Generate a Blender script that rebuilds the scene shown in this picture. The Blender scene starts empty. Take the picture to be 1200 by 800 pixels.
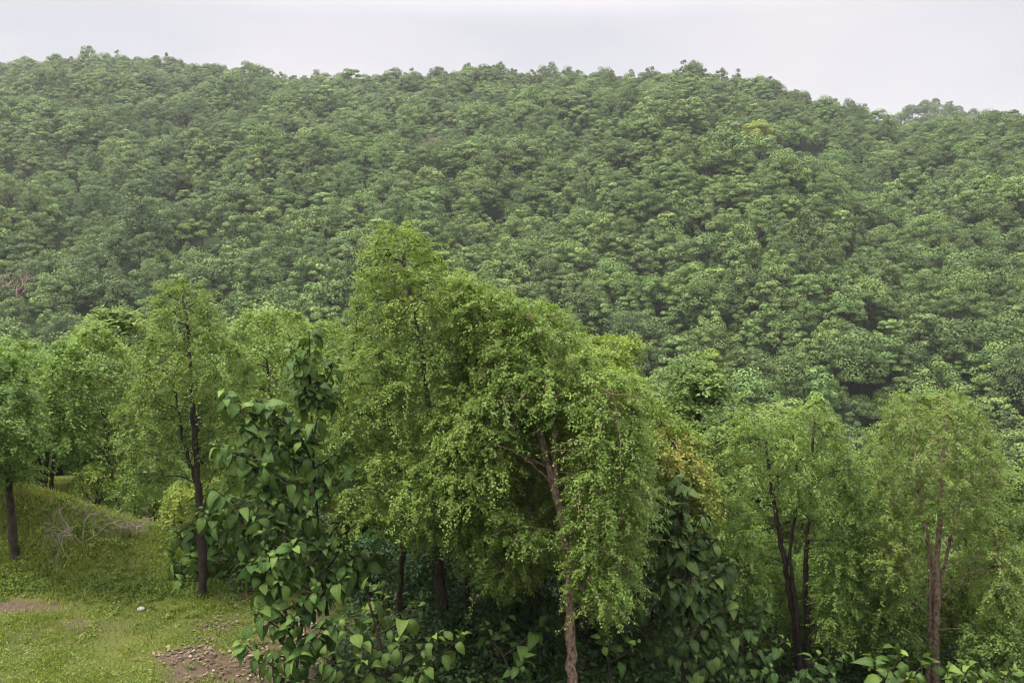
import bpy, math, random
import numpy as np

sc = bpy.context.scene
C = sc.collection
R = math.radians
rng = np.random.default_rng(7)
random.seed(7)

# ------------------------------------------------------------------ camera
F = 942.0                                   # focal length in pixels of the 1200 px wide photograph
PITCH = R(9.0)
CAMZ = 7.0
cd = bpy.data.cameras.new('camera')
cam = bpy.data.objects.new('camera', cd)
C.objects.link(cam)
cam.location = (0, 0, CAMZ)
cam.rotation_euler = (R(90) - PITCH, 0, 0)
cd.sensor_fit = 'HORIZONTAL'
cd.angle = 2 * math.atan(600 / F)
cd.clip_start = 0.1
cd.clip_end = 5000
sc.camera = cam

# ------------------------------------------------------------------ sky, sun, exposure
SUN_EL, SUN_AZ = 64.0, -102.0                # azimuth measured from +Y (into the picture), negative = left
w = bpy.data.worlds.new('World')
sc.world = w
w.use_nodes = True
nt = w.node_tree
nt.nodes.clear()
N, L = nt.nodes.new, nt.links.new
out = N('ShaderNodeOutputWorld')
sky = N('ShaderNodeTexSky')
sky.sky_type = 'NISHITA'
sky.sun_disc = False
sky.sun_elevation = R(SUN_EL)
sky.sun_rotation = R(SUN_AZ)
sky.dust_density = 4.0
b1 = N('ShaderNodeBackground'); b1.inputs['Strength'].default_value = 0.06
L(sky.outputs[0], b1.inputs['Color'])
tc = N('ShaderNodeTexCoord')
sep = N('ShaderNodeSeparateXYZ'); L(tc.outputs['Generated'], sep.inputs[0])
lum = N('ShaderNodeMapRange')               # overcast sky: brighter towards the zenith
lum.inputs['From Min'].default_value = 0.22; lum.inputs['From Max'].default_value = 1.0
lum.inputs['To Min'].default_value = 0.208; lum.inputs['To Max'].default_value = 1.5
L(sep.outputs['Z'], lum.inputs['Value'])
nz = N('ShaderNodeTexNoise'); nz.inputs['Scale'].default_value = 2.2; nz.inputs['Detail'].default_value = 4
mp = N('ShaderNodeMapping'); mp.inputs['Scale'].default_value = (1, 1, 3.0); mp.inputs['Location'].default_value = (3.1, 0.4, 0)
L(tc.outputs['Generated'], mp.inputs[0]); L(mp.outputs[0], nz.inputs['Vector'])
rp = N('ShaderNodeValToRGB')
rp.color_ramp.elements[0].position = 0.32; rp.color_ramp.elements[0].color = (0.86, 0.87, 0.94, 1)
rp.color_ramp.elements[1].position = 0.68; rp.color_ramp.elements[1].color = (1.12, 1.05, 1.08, 1)
L(nz.outputs['Fac'], rp.inputs[0])
b2 = N('ShaderNodeBackground')
L(rp.outputs[0], b2.inputs['Color']); L(lum.outputs[0], b2.inputs['Strength'])
mx = N('ShaderNodeMixShader'); mx.inputs[0].default_value = 0.93
L(b1.outputs[0], mx.inputs[1]); L(b2.outputs[0], mx.inputs[2]); L(mx.outputs[0], out.inputs['Surface'])

sd = bpy.data.lights.new('sun', 'SUN')
sd.energy = 1.5
sd.angle = R(12)
sd.color = (1.0, 0.95, 0.86)
sun = bpy.data.objects.new('sun', sd)
C.objects.link(sun)
sun.rotation_euler = (R(90 - SUN_EL), 0, R(180 - SUN_AZ) + math.pi * 0)
# a sun lamp shines along its -Z; tilt it so it comes from (sin az, cos az) at SUN_EL
from mathutils import Vector
sdir = Vector((math.sin(R(SUN_AZ)) * math.cos(R(SUN_EL)), math.cos(R(SUN_AZ)) * math.cos(R(SUN_EL)), math.sin(R(SUN_EL))))
sun.rotation_euler = sdir.to_track_quat('Z', 'Y').to_euler()

sc.view_settings.view_transform = 'Standard'
sc.view_settings.look = 'None'
sc.view_settings.exposure = 1.93
sc.view_settings.gamma = 1.0
sc.render.engine = 'CYCLES'
sc.cycles.max_bounces = 6
sc.cycles.diffuse_bounces = 2
sc.cycles.glossy_bounces = 2
sc.cycles.transmission_bounces = 3
sc.cycles.volume_bounces = 0
sc.cycles.use_denoising = True
sc.cycles.denoising_prefilter = 'ACCURATE'
sc.cycles.filter_width = 1.1

# ------------------------------------------------------------------ pixel <-> place
def ray(u, v):
    xc = (u - 600) / F
    yc = (400 - v) / F
    dy = math.cos(PITCH) + yc * math.sin(PITCH)
    dz = -math.sin(PITCH) + yc * math.cos(PITCH)
    return xc / dy, dz / dy

def at(u, v, y):
    rx, rz = ray(u, v)
    return np.array((rx * y, y, CAMZ + rz * y))

def project(p):
    p = np.asarray(p, float)
    x, y, z = p[..., 0], p[..., 1], p[..., 2] - CAMZ
    f = y * math.cos(PITCH) - z * math.sin(PITCH)
    up = y * math.sin(PITCH) + z * math.cos(PITCH)
    return 600 + F * x / f, 400 - F * up / f

# ------------------------------------------------------------------ terrain
SKY_PX = [(-200, 84), (0, 76), (60, 73), (150, 71), (250, 78), (300, 88), (345, 96), (420, 92), (480, 88), (560, 84), (640, 88), (700, 92),
          (760, 91), (805, 83), (850, 85), (890, 92), (930, 108), (965, 121), (1010, 131), (1050, 146), (1090, 147), (1130, 141), (1200, 138), (1400, 134)]
_u = np.array([ray(a, b)[0] for a, b in SKY_PX])
_s = np.array([ray(a, b)[1] for a, b in SKY_PX])
YR_U = np.array([-0.9, -0.63, -0.2, 0.2, 0.42, 0.63, 0.9])
YR_Y = np.array([390, 380, 335, 285, 255, 230, 215.])
YV = 80.0

def sm(a, b, t):
    t = np.clip((t - a) / (b - a), 0, 1)
    return t * t * (3 - 2 * t)

def softplus(t, k=1.0):
    return np.logaddexp(0, t * k) / k

def hill(x, y):
    u = x / np.maximum(y, 40.0)
    s = np.interp(u, _u, _s)
    yr = np.interp(u, YR_U, YR_Y)
    zr = CAMZ + s * yr - 6.6
    zv = -29.0
    t = (y - YV) / (yr - YV)
    g = t + 0.05 * np.sin(np.pi * np.clip(t, 0, 1))
    z = zv + (zr - zv) * g
    amp = np.clip(t * 4, 0, 1) * np.clip((1 - t) * 3, 0, 1)
    z = z + amp * (2.6 * np.sin(x * 0.075 + y * 0.02 + 1.0) + 1.6 * np.sin(x * 0.16 - y * 0.06 + 2.0) + 1.3 * np.sin(y * 0.11 + x * 0.03))
    over = np.maximum(y - yr, 0)
    back = zr - 0.35 * over
    z = np.where(t > 1, back, z)
    z = np.where(y > yr, np.maximum(z, -25), z)
    # the farther hill that shows above the saddle on the right
    fx, fy = (1078 - 600) / F * 470, 470.0
    fz = CAMZ + ray(1078, 112)[1] * 470 - 11
    far = -25 + (fz + 25) * np.exp(-(((x - fx) / 75.0) ** 2) - ((y - fy) / 70.0) ** 2)
    return np.where(y > yr, np.maximum(z, far), z)

def near(x, y):
    z = -0.36 * np.minimum(softplus(x + 0.8, 1.6), 22 + 0 * x) - 0.45 * softplus(y - 22, 0.7)
    z = np.where(x > 14, np.maximum(z, -0.36 * 14.8 - 0.45 * softplus(y - 22, 0.7)), z)
    z = z + 1.6 * np.exp(-(((x + 11.0) / 3.4) ** 2) - ((y - 15.7) / 1.0) ** 2)         # grassy mound
    z = z + 5.4 * sm(8.5, -1.5, y) + 0.06 * np.sin(x * 1.1 + 0.4 * y) * np.sin(y * 0.9 + 1)
    return z

def height(x, y):
    x = np.asarray(x, float); y = np.asarray(y, float)
    a, b = near(x, y), hill(x, y)
    k = 0.5
    d = np.clip((a - b) * k, -40, 40)
    return np.where(y < 45, a, b + np.logaddexp(0, d) / k)

def vnoise(x, y, scale, seed=0):
    x = np.asarray(x) * scale; y = np.asarray(y) * scale
    xi, yi = np.floor(x).astype(int), np.floor(y).astype(int)
    fx, fy = x - xi, y - yi
    fx = fx * fx * (3 - 2 * fx); fy = fy * fy * (3 - 2 * fy)
    def h(a, b):
        n = np.sin(a * 127.1 + b * 311.7 + seed * 74.7) * 43758.5453
        return n - np.floor(n)
    return (h(xi, yi) * (1 - fx) + h(xi + 1, yi) * fx) * (1 - fy) + (h(xi, yi + 1) * (1 - fx) + h(xi + 1, yi + 1) * fx) * fy

# ------------------------------------------------------------------ object helpers
def tag(o, label=None, cat=None, group=None, kind=None):
    for k, val in (('label', label), ('category', cat), ('group', group), ('kind', kind)):
        if val: o[k] = val
    return o

def thing(name, loc, label, cat, group=None):
    o = bpy.data.objects.new(name, None)
    o.empty_display_size = 0.3
    C.objects.link(o)
    o.location = tuple(float(t) for t in loc)
    return tag(o, label, cat, group)

def mesh(name, V, Fc, mats, tint=None, midx=None, uv=None, smooth=False):
    """V (n,3); Fc a list of int arrays (m,3) or (m,4)"""
    me = bpy.data.meshes.new(name)
    V = np.asarray(V, np.float32)
    Fc = [np.asarray(f, np.int32) for f in Fc if len(f)]
    loops = np.concatenate([f.ravel() for f in Fc])
    sizes = np.concatenate([np.full(len(f), f.shape[1], np.int32) for f in Fc])
    starts = np.concatenate([[0], np.cumsum(sizes)[:-1]]).astype(np.int32)
    me.vertices.add(len(V)); me.vertices.foreach_set('co', V.ravel())
    me.loops.add(len(loops)); me.loops.foreach_set('vertex_index', loops)
    me.polygons.add(len(sizes)); me.polygons.foreach_set('loop_start', starts)
    try: me.polygons.foreach_set('loop_total', sizes)
    except Exception: pass
    for m in (mats if isinstance(mats, (list, tuple)) else [mats]): me.materials.append(m)
    if midx is not None: me.polygons.foreach_set('material_index', np.asarray(midx, np.int32))
    if tint is not None:
        a = me.attributes.new('tint', 'FLOAT', 'POINT'); a.data.foreach_set('value', np.asarray(tint, np.float32))
    if uv is not None:
        l = me.uv_layers.new(name='UVMap'); l.data.foreach_set('uv', np.asarray(uv, np.float32)[loops].ravel())
    me.polygons.foreach_set('use_smooth', np.full(len(sizes), smooth, bool))
    me.update(calc_edges=True)
    return me

def link(name, me, parent=None):
    o = bpy.data.objects.new(name, me)
    C.objects.link(o)
    if parent is not None: o.parent = parent
    return o

def unit(a):
    return a / np.maximum(np.linalg.norm(a, axis=-1, keepdims=True), 1e-9)

class Buf:
    def __init__(s): s.v, s.q, s.t, s.n, s.m = [], [], [], 0, []
    def add(s, V, Q, tint=0.5, mat=0):
        s.v.append(V); s.q.append(np.asarray(Q) + s.n); s.n += len(V)
        s.t.append(np.broadcast_to(np.asarray(tint, float), (len(V),))); s.m.append(np.full(len(Q), mat))
    def tube(s, path, rad, sides=6, mat=0, tint=0.5):
        P = np.asarray(path, float); K = len(P)
        rad = np.broadcast_to(np.asarray(rad, float), (K,))
        T = unit(np.gradient(P, axis=0))
        ref = np.array((1., 0.2, 0.1)) if abs(T[0, 2]) > 0.7 else np.array((0.1, 0.1, 1.))
        A = unit(np.cross(T, ref)); B = np.cross(T, A)
        th = np.arange(sides) / sides * 2 * np.pi
        V = P[:, None] + rad[:, None, None] * (np.cos(th)[None, :, None] * A[:, None] + np.sin(th)[None, :, None] * B[:, None])
        i = np.arange(K - 1)[:, None] * sides; j = np.arange(sides)[None]; j2 = (j + 1) % sides
        Q = np.stack([i + j, i + j2, i + sides + j2, i + sides + j], -1).reshape(-1, 4)
        s.add(V.reshape(-1, 3), Q, tint, mat)
    def leaves(s, P, A, B, Ln, W, tint, mat=0):
        """rhombic leaves from P along A, width across B"""
        Ln = np.broadcast_to(Ln, (len(P),))[:, None]; W = np.broadcast_to(W, (len(P),))[:, None]
        m = P + A * Ln * 0.42
        V = np.stack([P, m + B * W * .5, P + A * Ln, m - B * W * .5], 1).reshape(-1, 3)
        s.add(V, np.arange(len(P) * 4).reshape(-1, 4), np.repeat(tint, 4), mat)
    def build(s, name, mats, parent=None, org=(0, 0, 0), smooth=False):
        V = np.concatenate(s.v) - np.asarray(org)
        me = mesh(name, V, [np.concatenate(s.q)], mats, np.concatenate(s.t), np.concatenate(s.m), smooth=smooth)
        return link(name, me, parent) if parent is not False else me

# ------------------------------------------------------------------ materials
def newmat(name):
    m = bpy.data.materials.new(name); m.use_nodes = True
    m.node_tree.nodes.clear()
    return m, m.node_tree.nodes.new, m.node_tree.links.new

def leafmat(name, dark, mid, light, trans=0.35, objvar=0.25, rough=0.55, veins=False, spec=0.25, huevar=0.03, sat=1.0):
    m, N, L = newmat(name)
    o = N('ShaderNodeOutputMaterial')
    at_ = N('ShaderNodeAttribute'); at_.attribute_name = 'tint'
    oi = N('ShaderNodeObjectInfo')
    r = N('ShaderNodeValToRGB'); e = r.color_ramp.elements
    e[0].position = 0.0; e[0].color = (*dark, 1); e[1].position = 1.0; e[1].color = (*light, 1)
    k = e.new(0.5); k.color = (*mid, 1)
    L(at_.outputs['Fac'], r.inputs[0])
    hs = N('ShaderNodeHueSaturation')
    mr = N('ShaderNodeMapRange'); mr.inputs['To Min'].default_value = 1 - objvar; mr.inputs['To Max'].default_value = 1 + objvar
    L(oi.outputs['Random'], mr.inputs['Value']); L(mr.outputs[0], hs.inputs['Value'])
    wn = N('ShaderNodeTexWhiteNoise'); wn.noise_dimensions = '1D'; L(oi.outputs['Random'], wn.inputs['W'])
    mh = N('ShaderNodeMapRange'); mh.inputs['To Min'].default_value = 0.5 - huevar; mh.inputs['To Max'].default_value = 0.5 + huevar
    L(wn.outputs['Value'], mh.inputs['Value']); L(mh.outputs[0], hs.inputs['Hue'])
    hs.inputs['Saturation'].default_value = sat
    L(r.outputs[0], hs.inputs['Color'])
    col = hs.outputs[0]
    if veins:
        uvn = N('ShaderNodeTexCoord'); sp = N('ShaderNodeSeparateXYZ'); L(uvn.outputs['UV'], sp.inputs[0])
        ab = N('ShaderNodeMath'); ab.operation = 'ABSOLUTE'; L(sp.outputs['X'], ab.inputs[0])
        rib = N('ShaderNodeMath'); rib.operation = 'LESS_THAN'; rib.inputs[1].default_value = 0.06; L(ab.outputs[0], rib.inputs[0])
        a1 = N('ShaderNodeMath'); a1.operation = 'MULTIPLY_ADD'; a1.inputs[1].default_value = -0.22; L(ab.outputs[0], a1.inputs[0]); L(sp.outputs['Y'], a1.inputs[2])
        fr = N('ShaderNodeMath'); fr.operation = 'MULTIPLY'; fr.inputs[1].default_value = 9.0; L(a1.outputs[0], fr.inputs[0])
        fr2 = N('ShaderNodeMath'); fr2.operation = 'FRACT'; L(fr.outputs[0], fr2.inputs[0])
        lt = N('ShaderNodeMath'); lt.operation = 'LESS_THAN'; lt.inputs[1].default_value = 0.13; L(fr2.outputs[0], lt.inputs[0])
        mxv = N('ShaderNodeMath'); mxv.operation = 'MAXIMUM'; L(rib.outputs[0], mxv.inputs[0]); L(lt.outputs[0], mxv.inputs[1])
        sc_ = N('ShaderNodeMath'); sc_.operation = 'MULTIPLY'; sc_.inputs[1].default_value = 0.38; L(mxv.outputs[0], sc_.inputs[0])
        mc = N('ShaderNodeMixRGB'); mc.inputs['Color2'].default_value = (0.16, 0.22, 0.07, 1)
        L(sc_.outputs[0], mc.inputs[0]); L(col, mc.inputs['Color1']); col = mc.outputs[0]
    p = N('ShaderNodeBsdfPrincipled'); p.inputs['Roughness'].default_value = rough; p.inputs['Specular IOR Level'].default_value = spec
    L(col, p.inputs['Base Color'])
    if veins:
        bp = N('ShaderNodeBump'); bp.inputs['Strength'].default_value = 0.25; bp.inputs['Distance'].default_value = 0.01
        L(fr2.outputs[0], bp.inputs['Height']); L(bp.outputs[0], p.inputs['Normal'])
    t = N('ShaderNodeBsdfTranslucent')
    tm = N('ShaderNodeMixRGB'); tm.blend_type = 'MULTIPLY'; tm.inputs[0].default_value = 1.0; tm.inputs['Color2'].default_value = (1.25, 1.2, 0.6, 1)
    L(col, tm.inputs['Color1']); L(tm.outputs[0], t.inputs['Color'])
    mx = N('ShaderNodeMixShader'); mx.inputs[0].default_value = trans
    L(p.outputs[0], mx.inputs[1]); L(t.outputs[0], mx.inputs[2]); L(mx.outputs[0], o.inputs['Surface'])
    return m

def barkmat(name, a, b, scale=14.0):
    m, N, L = newmat(name)
    o = N('ShaderNodeOutputMaterial')
    tc = N('ShaderNodeTexCoord'); mp = N('ShaderNodeMapping'); mp.inputs['Scale'].default_value = (1, 1, 0.5)
    L(tc.outputs['Object'], mp.inputs[0])
    n = N('ShaderNodeTexNoise'); n.inputs['Scale'].default_value = scale; n.inputs['Detail'].default_value = 6; n.inputs['Roughness'].default_value = 0.7
    L(mp.outputs[0], n.inputs['Vector'])
    r = N('ShaderNodeValToRGB'); e = r.color_ramp.elements
    e[0].position = 0.35; e[0].color = (*a, 1); e[1].position = 0.65; e[1].color = (*b, 1)
    L(n.outputs['Fac'], r.inputs[0])
    p = N('ShaderNodeBsdfPrincipled'); p.inputs['Roughness'].default_value = 0.9; p.inputs['Specular IOR Level'].default_value = 0.1
    bp = N('ShaderNodeBump'); bp.inputs['Strength'].default_value = 0.8; bp.inputs['Distance'].default_value = 0.03
    L(n.outputs['Fac'], bp.inputs['Height']); L(bp.outputs[0], p.inputs['Normal'])
    L(r.outputs[0], p.inputs['Base Color']); L(p.outputs[0], o.inputs['Surface'])
    return m

M_feather = leafmat('fine_leaves', (.066, .116, .022), (.128, .204, .036), (.21, .285, .062), 0.40, 0.10, huevar=.008)
M_feather_y = leafmat('fine_leaves_yellowish', (.078, .126, .020), (.155, .222, .032), (.245, .300, .056), 0.40, 0.08, huevar=.008)
M_feather_m = leafmat('fine_leaves_lemon', (.068, .120, .022), (.132, .210, .036), (.215, .290, .062), 0.40, 0.05, huevar=.008)
M_feather_b = leafmat('fine_leaves_deep', (.060, .112, .022), (.112, .188, .036), (.18, .26, .056), 0.40, 0.12, huevar=.008)
M_gold = leafmat('golden_leaves', (.085, .115, .020), (.165, .180, .030), (.29, .255, .045), 0.35, 0.05, huevar=0.0)
M_teak = leafmat('big_leaves', (.020, .044, .009), (.050, .096, .018), (.125, .185, .038), 0.26, 0.08, 0.55, True, 0.14, huevar=.01)
M_teak_shade = leafmat('big_leaves_shade_tint', (.010, .024, .006), (.024, .050, .012), (.075, .12, .028), 0.2, 0.08, 0.55, True, 0.12, huevar=.01)  # darkened copy of big_leaves: shade from the neighbouring tree put into the colour
M_hill = leafmat('forest_leaves', (.032, .062, .012), (.077, .126, .025), (.152, .216, .050), 0.14, 0.34, 0.6, huevar=0.010)
M_hill_fine = leafmat('forest_fine_leaves', (.042, .076, .022), (.076, .122, .034), (.118, .168, .050), 0.25, 0.2, 0.6, huevar=0.012)
M_bright = leafmat('fresh_leaves', (.10, .15, .018), (.165, .23, .030), (.24, .30, .05), 0.35, 0.05)
M_grass = leafmat('grass_blades', (.044, .088, .011), (.115, .182, .022), (.22, .245, .048), 0.35, 0.0)
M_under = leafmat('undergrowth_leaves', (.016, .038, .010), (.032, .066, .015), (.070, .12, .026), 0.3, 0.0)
M_dry = leafmat('dry_leaves', (.06, .038, .026), (.13, .085, .058), (.25, .18, .135), 0.1, 0.0, 0.8)
M_bark_dark = barkmat('dark_bark', (.018, .014, .011), (.055, .042, .034))
M_bark_mid = barkmat('brown_bark', (.050, .030, .020), (.30, .215, .155), 26)
M_bark_pale = barkmat('pale_bark', (.16, .11, .085), (.34, .26, .21))
M_bark_hill = barkmat('forest_bark', (.025, .021, .017), (.075, .062, .050), 4)
M_dead_pale = barkmat('pale_dead_twigs', (.16, .115, .09), (.33, .25, .20), 8)
M_dead = barkmat('dead_twigs', (.12, .095, .078), (.29, .235, .195), 8)

def groundmat():
    m, N, L = newmat('earth_and_grass')
    o = N('ShaderNodeOutputMaterial')
    tc = N('ShaderNodeTexCoord')
    a = N('ShaderNodeAttribute'); a.attribute_name = 'tint'
    n1 = N('ShaderNodeTexNoise'); n1.inputs['Scale'].default_value = 0.7; n1.inputs['Detail'].default_value = 5; L(tc.outputs['Object'], n1.inputs['Vector'])
    n2 = N('ShaderNodeTexNoise'); n2.inputs['Scale'].default_value = 14; n2.inputs['Detail'].default_value = 8; n2.inputs['Roughness'].default_value = 0.75; L(tc.outputs['Object'], n2.inputs['Vector'])
    r1 = N('ShaderNodeValToRGB'); e = r1.color_ramp.elements
    e[0].position = 0.3; e[0].color = (.045, .066, .014, 1); e[1].position = 0.7; e[1].color = (.120, .125, .032, 1)
    ad = N('ShaderNodeMath'); ad.operation = 'MULTIPLY_ADD'; ad.inputs[1].default_value = 0.5; L(n2.outputs['Fac'], ad.inputs[0])
    h = N('ShaderNodeMath'); h.operation = 'MULTIPLY'; h.inputs[1].default_value = 0.5; L(n1.outputs['Fac'], h.inputs[0]); L(h.outputs[0], ad.inputs[2])
    L(ad.outputs[0], r1.inputs[0])
    r2 = N('ShaderNodeValToRGB'); e = r2.color_ramp.elements
    e[0].position = 0.3; e[0].color = (.048, .034, .022, 1); e[1].position = 0.7; e[1].color = (.135, .098, .066, 1)
    L(n2.outputs['Fac'], r2.inputs[0])
    # soil shows where the tint attribute is high, with a ragged edge
    s1 = N('ShaderNodeMath'); s1.operation = 'MULTIPLY_ADD'; s1.inputs[1].default_value = 0.9; s1.inputs[2].default_value = -0.45; L(n2.outputs['Fac'], s1.inputs[0])
    s2 = N('ShaderNodeMath'); s2.operation = 'ADD'; L(s1.outputs[0], s2.inputs[0]); L(a.outputs['Fac'], s2.inputs[1])
    sr = N('ShaderNodeMapRange'); sr.inputs['From Min'].default_value = 0.35; sr.inputs['From Max'].default_value = 0.65; L(s2.outputs[0], sr.inputs['Value'])
    mc = N('ShaderNodeMixRGB'); L(sr.outputs[0], mc.inputs[0]); L(r1.outputs[0], mc.inputs['Color1']); L(r2.outputs[0], mc.inputs['Color2'])
    p = N('ShaderNodeBsdfPrincipled'); p.inputs['Roughness'].default_value = 0.95; p.inputs['Specular IOR Level'].default_value = 0.1
    bp = N('ShaderNodeBump'); bp.inputs['Strength'].default_value = 0.9; bp.inputs['Distance'].default_value = 0.06
    L(n2.outputs['Fac'], bp.inputs['Height']); L(bp.outputs[0], p.inputs['Normal'])
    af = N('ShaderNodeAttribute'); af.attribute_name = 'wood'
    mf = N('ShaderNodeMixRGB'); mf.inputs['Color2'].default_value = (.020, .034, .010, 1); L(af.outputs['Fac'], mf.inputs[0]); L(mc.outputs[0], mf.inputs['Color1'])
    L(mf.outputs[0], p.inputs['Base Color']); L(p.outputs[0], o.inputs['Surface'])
    return m

# ------------------------------------------------------------------ ground sheet
def axis(*segs):
    a = []
    for s, e, st in segs: a.append(np.arange(s, e, st))
    a.append([segs[-1][1]])
    return np.concatenate(a)

def ground_at(u, v):
    """point of the ground seen at a pixel"""
    rx, rz = ray(u, v)
    ys = np.arange(6, 60, 0.05)
    g = height(rx * ys, ys)
    k = np.argmax(CAMZ + rz * ys < g)
    return np.array((rx * ys[k], ys[k], g[k]))

SOIL = [(25, 712, 1.1, .30, .85), (110, 733, .9, .28, .8), (20, 760, .8, .2, .5), (215, 772, .7, .5, 1.0), (255, 785, 1.0, .7, 1.0), (300, 785, 1.4, .8, .95), (265, 735, .6, .4, .7),
        (240, 750, .5, .25, .5), (30, 795, .5, .2, .6), (60, 748, 2.2, .7, .42), (120, 775, 1.2, .4, .35), (300, 690, .9, .5, .9), (350, 740, 1.0, .8, .9), (150, 700, .7, .15, .35)]
def soil(x, y):
    s = np.zeros_like(np.asarray(x, float))
    for (u, v, sx, sy, a) in SOIL_P:
        s = np.maximum(s, a * np.exp(-((x - u) / sx) ** 2 - ((y - v) / sy) ** 2))
    s = np.maximum(s, 0.62 * sm(-3.4, -2.0, x) * sm(24, 20, y))
    return s * (.55 + .75 * vnoise(x, y, 2.6, 4)) + .25 * (vnoise(x, y, 1.3, 3) - .5)
SOIL_P = []
for (u, v, sx, sy, a) in SOIL:
    g = ground_at(u, v); SOIL_P.append((g[0], g[1], sx, sy, a))

gx = axis((-900, -300, 40), (-300, -60, 6), (-60, -17, 2), (-17, 15, .22), (15, 60, 2), (60, 300, 6), (300, 900, 40))
gy = axis((-60, 8, 3), (8, 23, .2), (23, 100, 2), (100, 420, 4), (420, 900, 16))
X, Y = np.meshgrid(gx, gy)
Z = height(X, Y)
nearmask = sm(26, 22, Y)
Z = Z + nearmask * (0.05 * (vnoise(X, Y, 3.1, 1) - .5) + 0.03 * (vnoise(X, Y, 7.3, 2) - .5))
nx, ny = len(gx), len(gy)
i = np.arange(ny - 1)[:, None] * nx + np.arange(nx - 1)[None]
Q = np.stack([i, i + 1, i + nx + 1, i + nx], -1).reshape(-1, 4)
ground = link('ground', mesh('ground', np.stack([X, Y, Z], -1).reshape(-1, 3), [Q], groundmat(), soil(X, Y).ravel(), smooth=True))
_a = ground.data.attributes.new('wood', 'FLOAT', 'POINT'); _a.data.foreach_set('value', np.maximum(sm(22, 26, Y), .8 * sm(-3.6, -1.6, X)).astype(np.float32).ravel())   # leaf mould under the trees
tag(ground, 'grassy terrace sloping into a wooded valley and up the far ridge', kind='structure')

# ------------------------------------------------------------------ forest trees of the hillside
def forest_tree(seed, crown_r=2.7, crown_h=3.6, trunk_h=3.4, nclump=26, leaf=0.34, nleaf=190, open_=0.0, flat=0.58):
    """returns (trunk Buf, crown Buf) of a broad leaved tree about 7 m high, origin at its base"""
    g = np.random.default_rng(seed)
    tb, cb = Buf(), Buf()
    top = np.array((g.normal(0, .25), g.normal(0, .25), trunk_h + crown_h * .55))
    mid = np.array((g.normal(0, .15), g.normal(0, .15), trunk_h * .55))
    s = np.linspace(0, 1, 7)[:, None]
    path = (1 - s) ** 2 * 0 + 2 * s * (1 - s) * mid + s * s * top
    path = path - np.array((0, 0, 0.5)) * (1 - s)
    tb.tube(path, np.linspace(.16, .05, 7), 6)
    cents = []
    asym = g.normal(0, .18, 2)
    for k in range(nclump):
        th = k * 2.39996 + g.normal(0, .4)
        q = ((k + .5) / nclump)
        ph = math.acos(1 - 1.28 * q)                    # upper dome and a little below the equator
        rr = crown_r * (g.uniform(.72, 1.06)) * (1 + .18 * math.sin(2 * th + seed))
        c = np.array((math.sin(ph) * math.cos(th) * rr + asym[0] * crown_r * .5, math.sin(ph) * math.sin(th) * rr + asym[1] * crown_r * .5,
                      trunk_h + crown_h * .18 + math.cos(ph) * crown_h * g.uniform(.62, .95)))
        cents.append(c)
        a = path[3 + (k % 3)]
        m_ = (a + c) / 2 + np.array((0, 0, -.15))
        pp = (1 - s) ** 2 * a + 2 * s * (1 - s) * m_ + s * s * c
        tb.tube(pp, np.linspace(.05, .012, 7), 4)
        if g.random() < open_: continue
        r = crown_r * g.uniform(.20, .52)
        n = int(nleaf * g.uniform(.7, 1.2))
        d = unit(g.normal(0, 1, (n, 3))); d[:, 2] = np.abs(d[:, 2]) * 1.0 - .30
        d = unit(d)
        P = c + d * np.array((r, r, r * flat)) * g.uniform(.80, 1.06, (n, 1))
        nrm = unit(d * 1.1 + np.array((0, 0, .45)) + g.normal(0, .30, (n, 3)))
        A = unit(np.cross(nrm, g.normal(0, 1, (n, 3)))); A[:, 2] -= .25; A = unit(A)
        B = unit(np.cross(nrm, A))
        ln = leaf * g.uniform(.65, 1.2, n)
        tint = np.clip(.45 + .14 * g.normal(0, 1) + .18 * g.normal(0, 1, n), 0, 1)
        cb.leaves(P - A * ln[:, None] * .5, A, B, ln, ln * .72, tint)
    return tb, cb

HV = []
for k in range(8):
    g = np.random.default_rng(100 + k)
    tb, cb = forest_tree(100 + k, crown_r=(2.2, 3.1, 2.6, 1.8, 2.9, 2.4, 3.3, 2.0)[k], crown_h=(3.4, 3.0, 4.6, 4.4, 3.6, 2.8, 3.8, 3.8)[k], trunk_h=g.uniform(2.4, 3.8),
                         nclump=(18, 25, 24, 16, 29, 18, 27, 15)[k], leaf=(.34, .30, .36, .28, .26, .40, .32, .30)[k], nleaf=(170, 190, 150, 170, 190, 130, 180, 190)[k],
                         open_=(0, .05, 0, .03, .08, 0, .04, .05)[k], flat=(.5, .62, .75, .8, .55, .5, .6, .7)[k])
    HV.append((tb.build('trunk', M_bark_hill, False), cb.build('crown', M_hill, False)))
for k in range(3):                                      # finer, paler foliage
    tb, cb = forest_tree(200 + k, crown_r=2.2, crown_h=4.6, trunk_h=3.2, nclump=40, leaf=.26, nleaf=120, flat=.85)
    HV.append((tb.build('trunk', M_bark_hill, False), cb.build('crown', M_hill_fine, False)))

def y_on_hill(px, pv, lift=5.0):
    rx, rz = ray(px, pv); ys = np.arange(70, 440, .5)
    d = CAMZ + rz * ys - (height(rx * ys, ys) + lift)
    k = np.argmax(d < 0); return float(ys[k])
LONE = [(885, 172, 5.0), (833, 425, 5.0), (222, 268, 5.0), (1040, 160, 6.0), (30, 338, 6.0), (490, 180, 5.0)]
LONE_XY = []
for a_, b_, c_ in LONE:
    yy = y_on_hill(a_, b_, c_); LONE_XY.append((ray(a_, b_)[0] * yy, yy))

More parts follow.
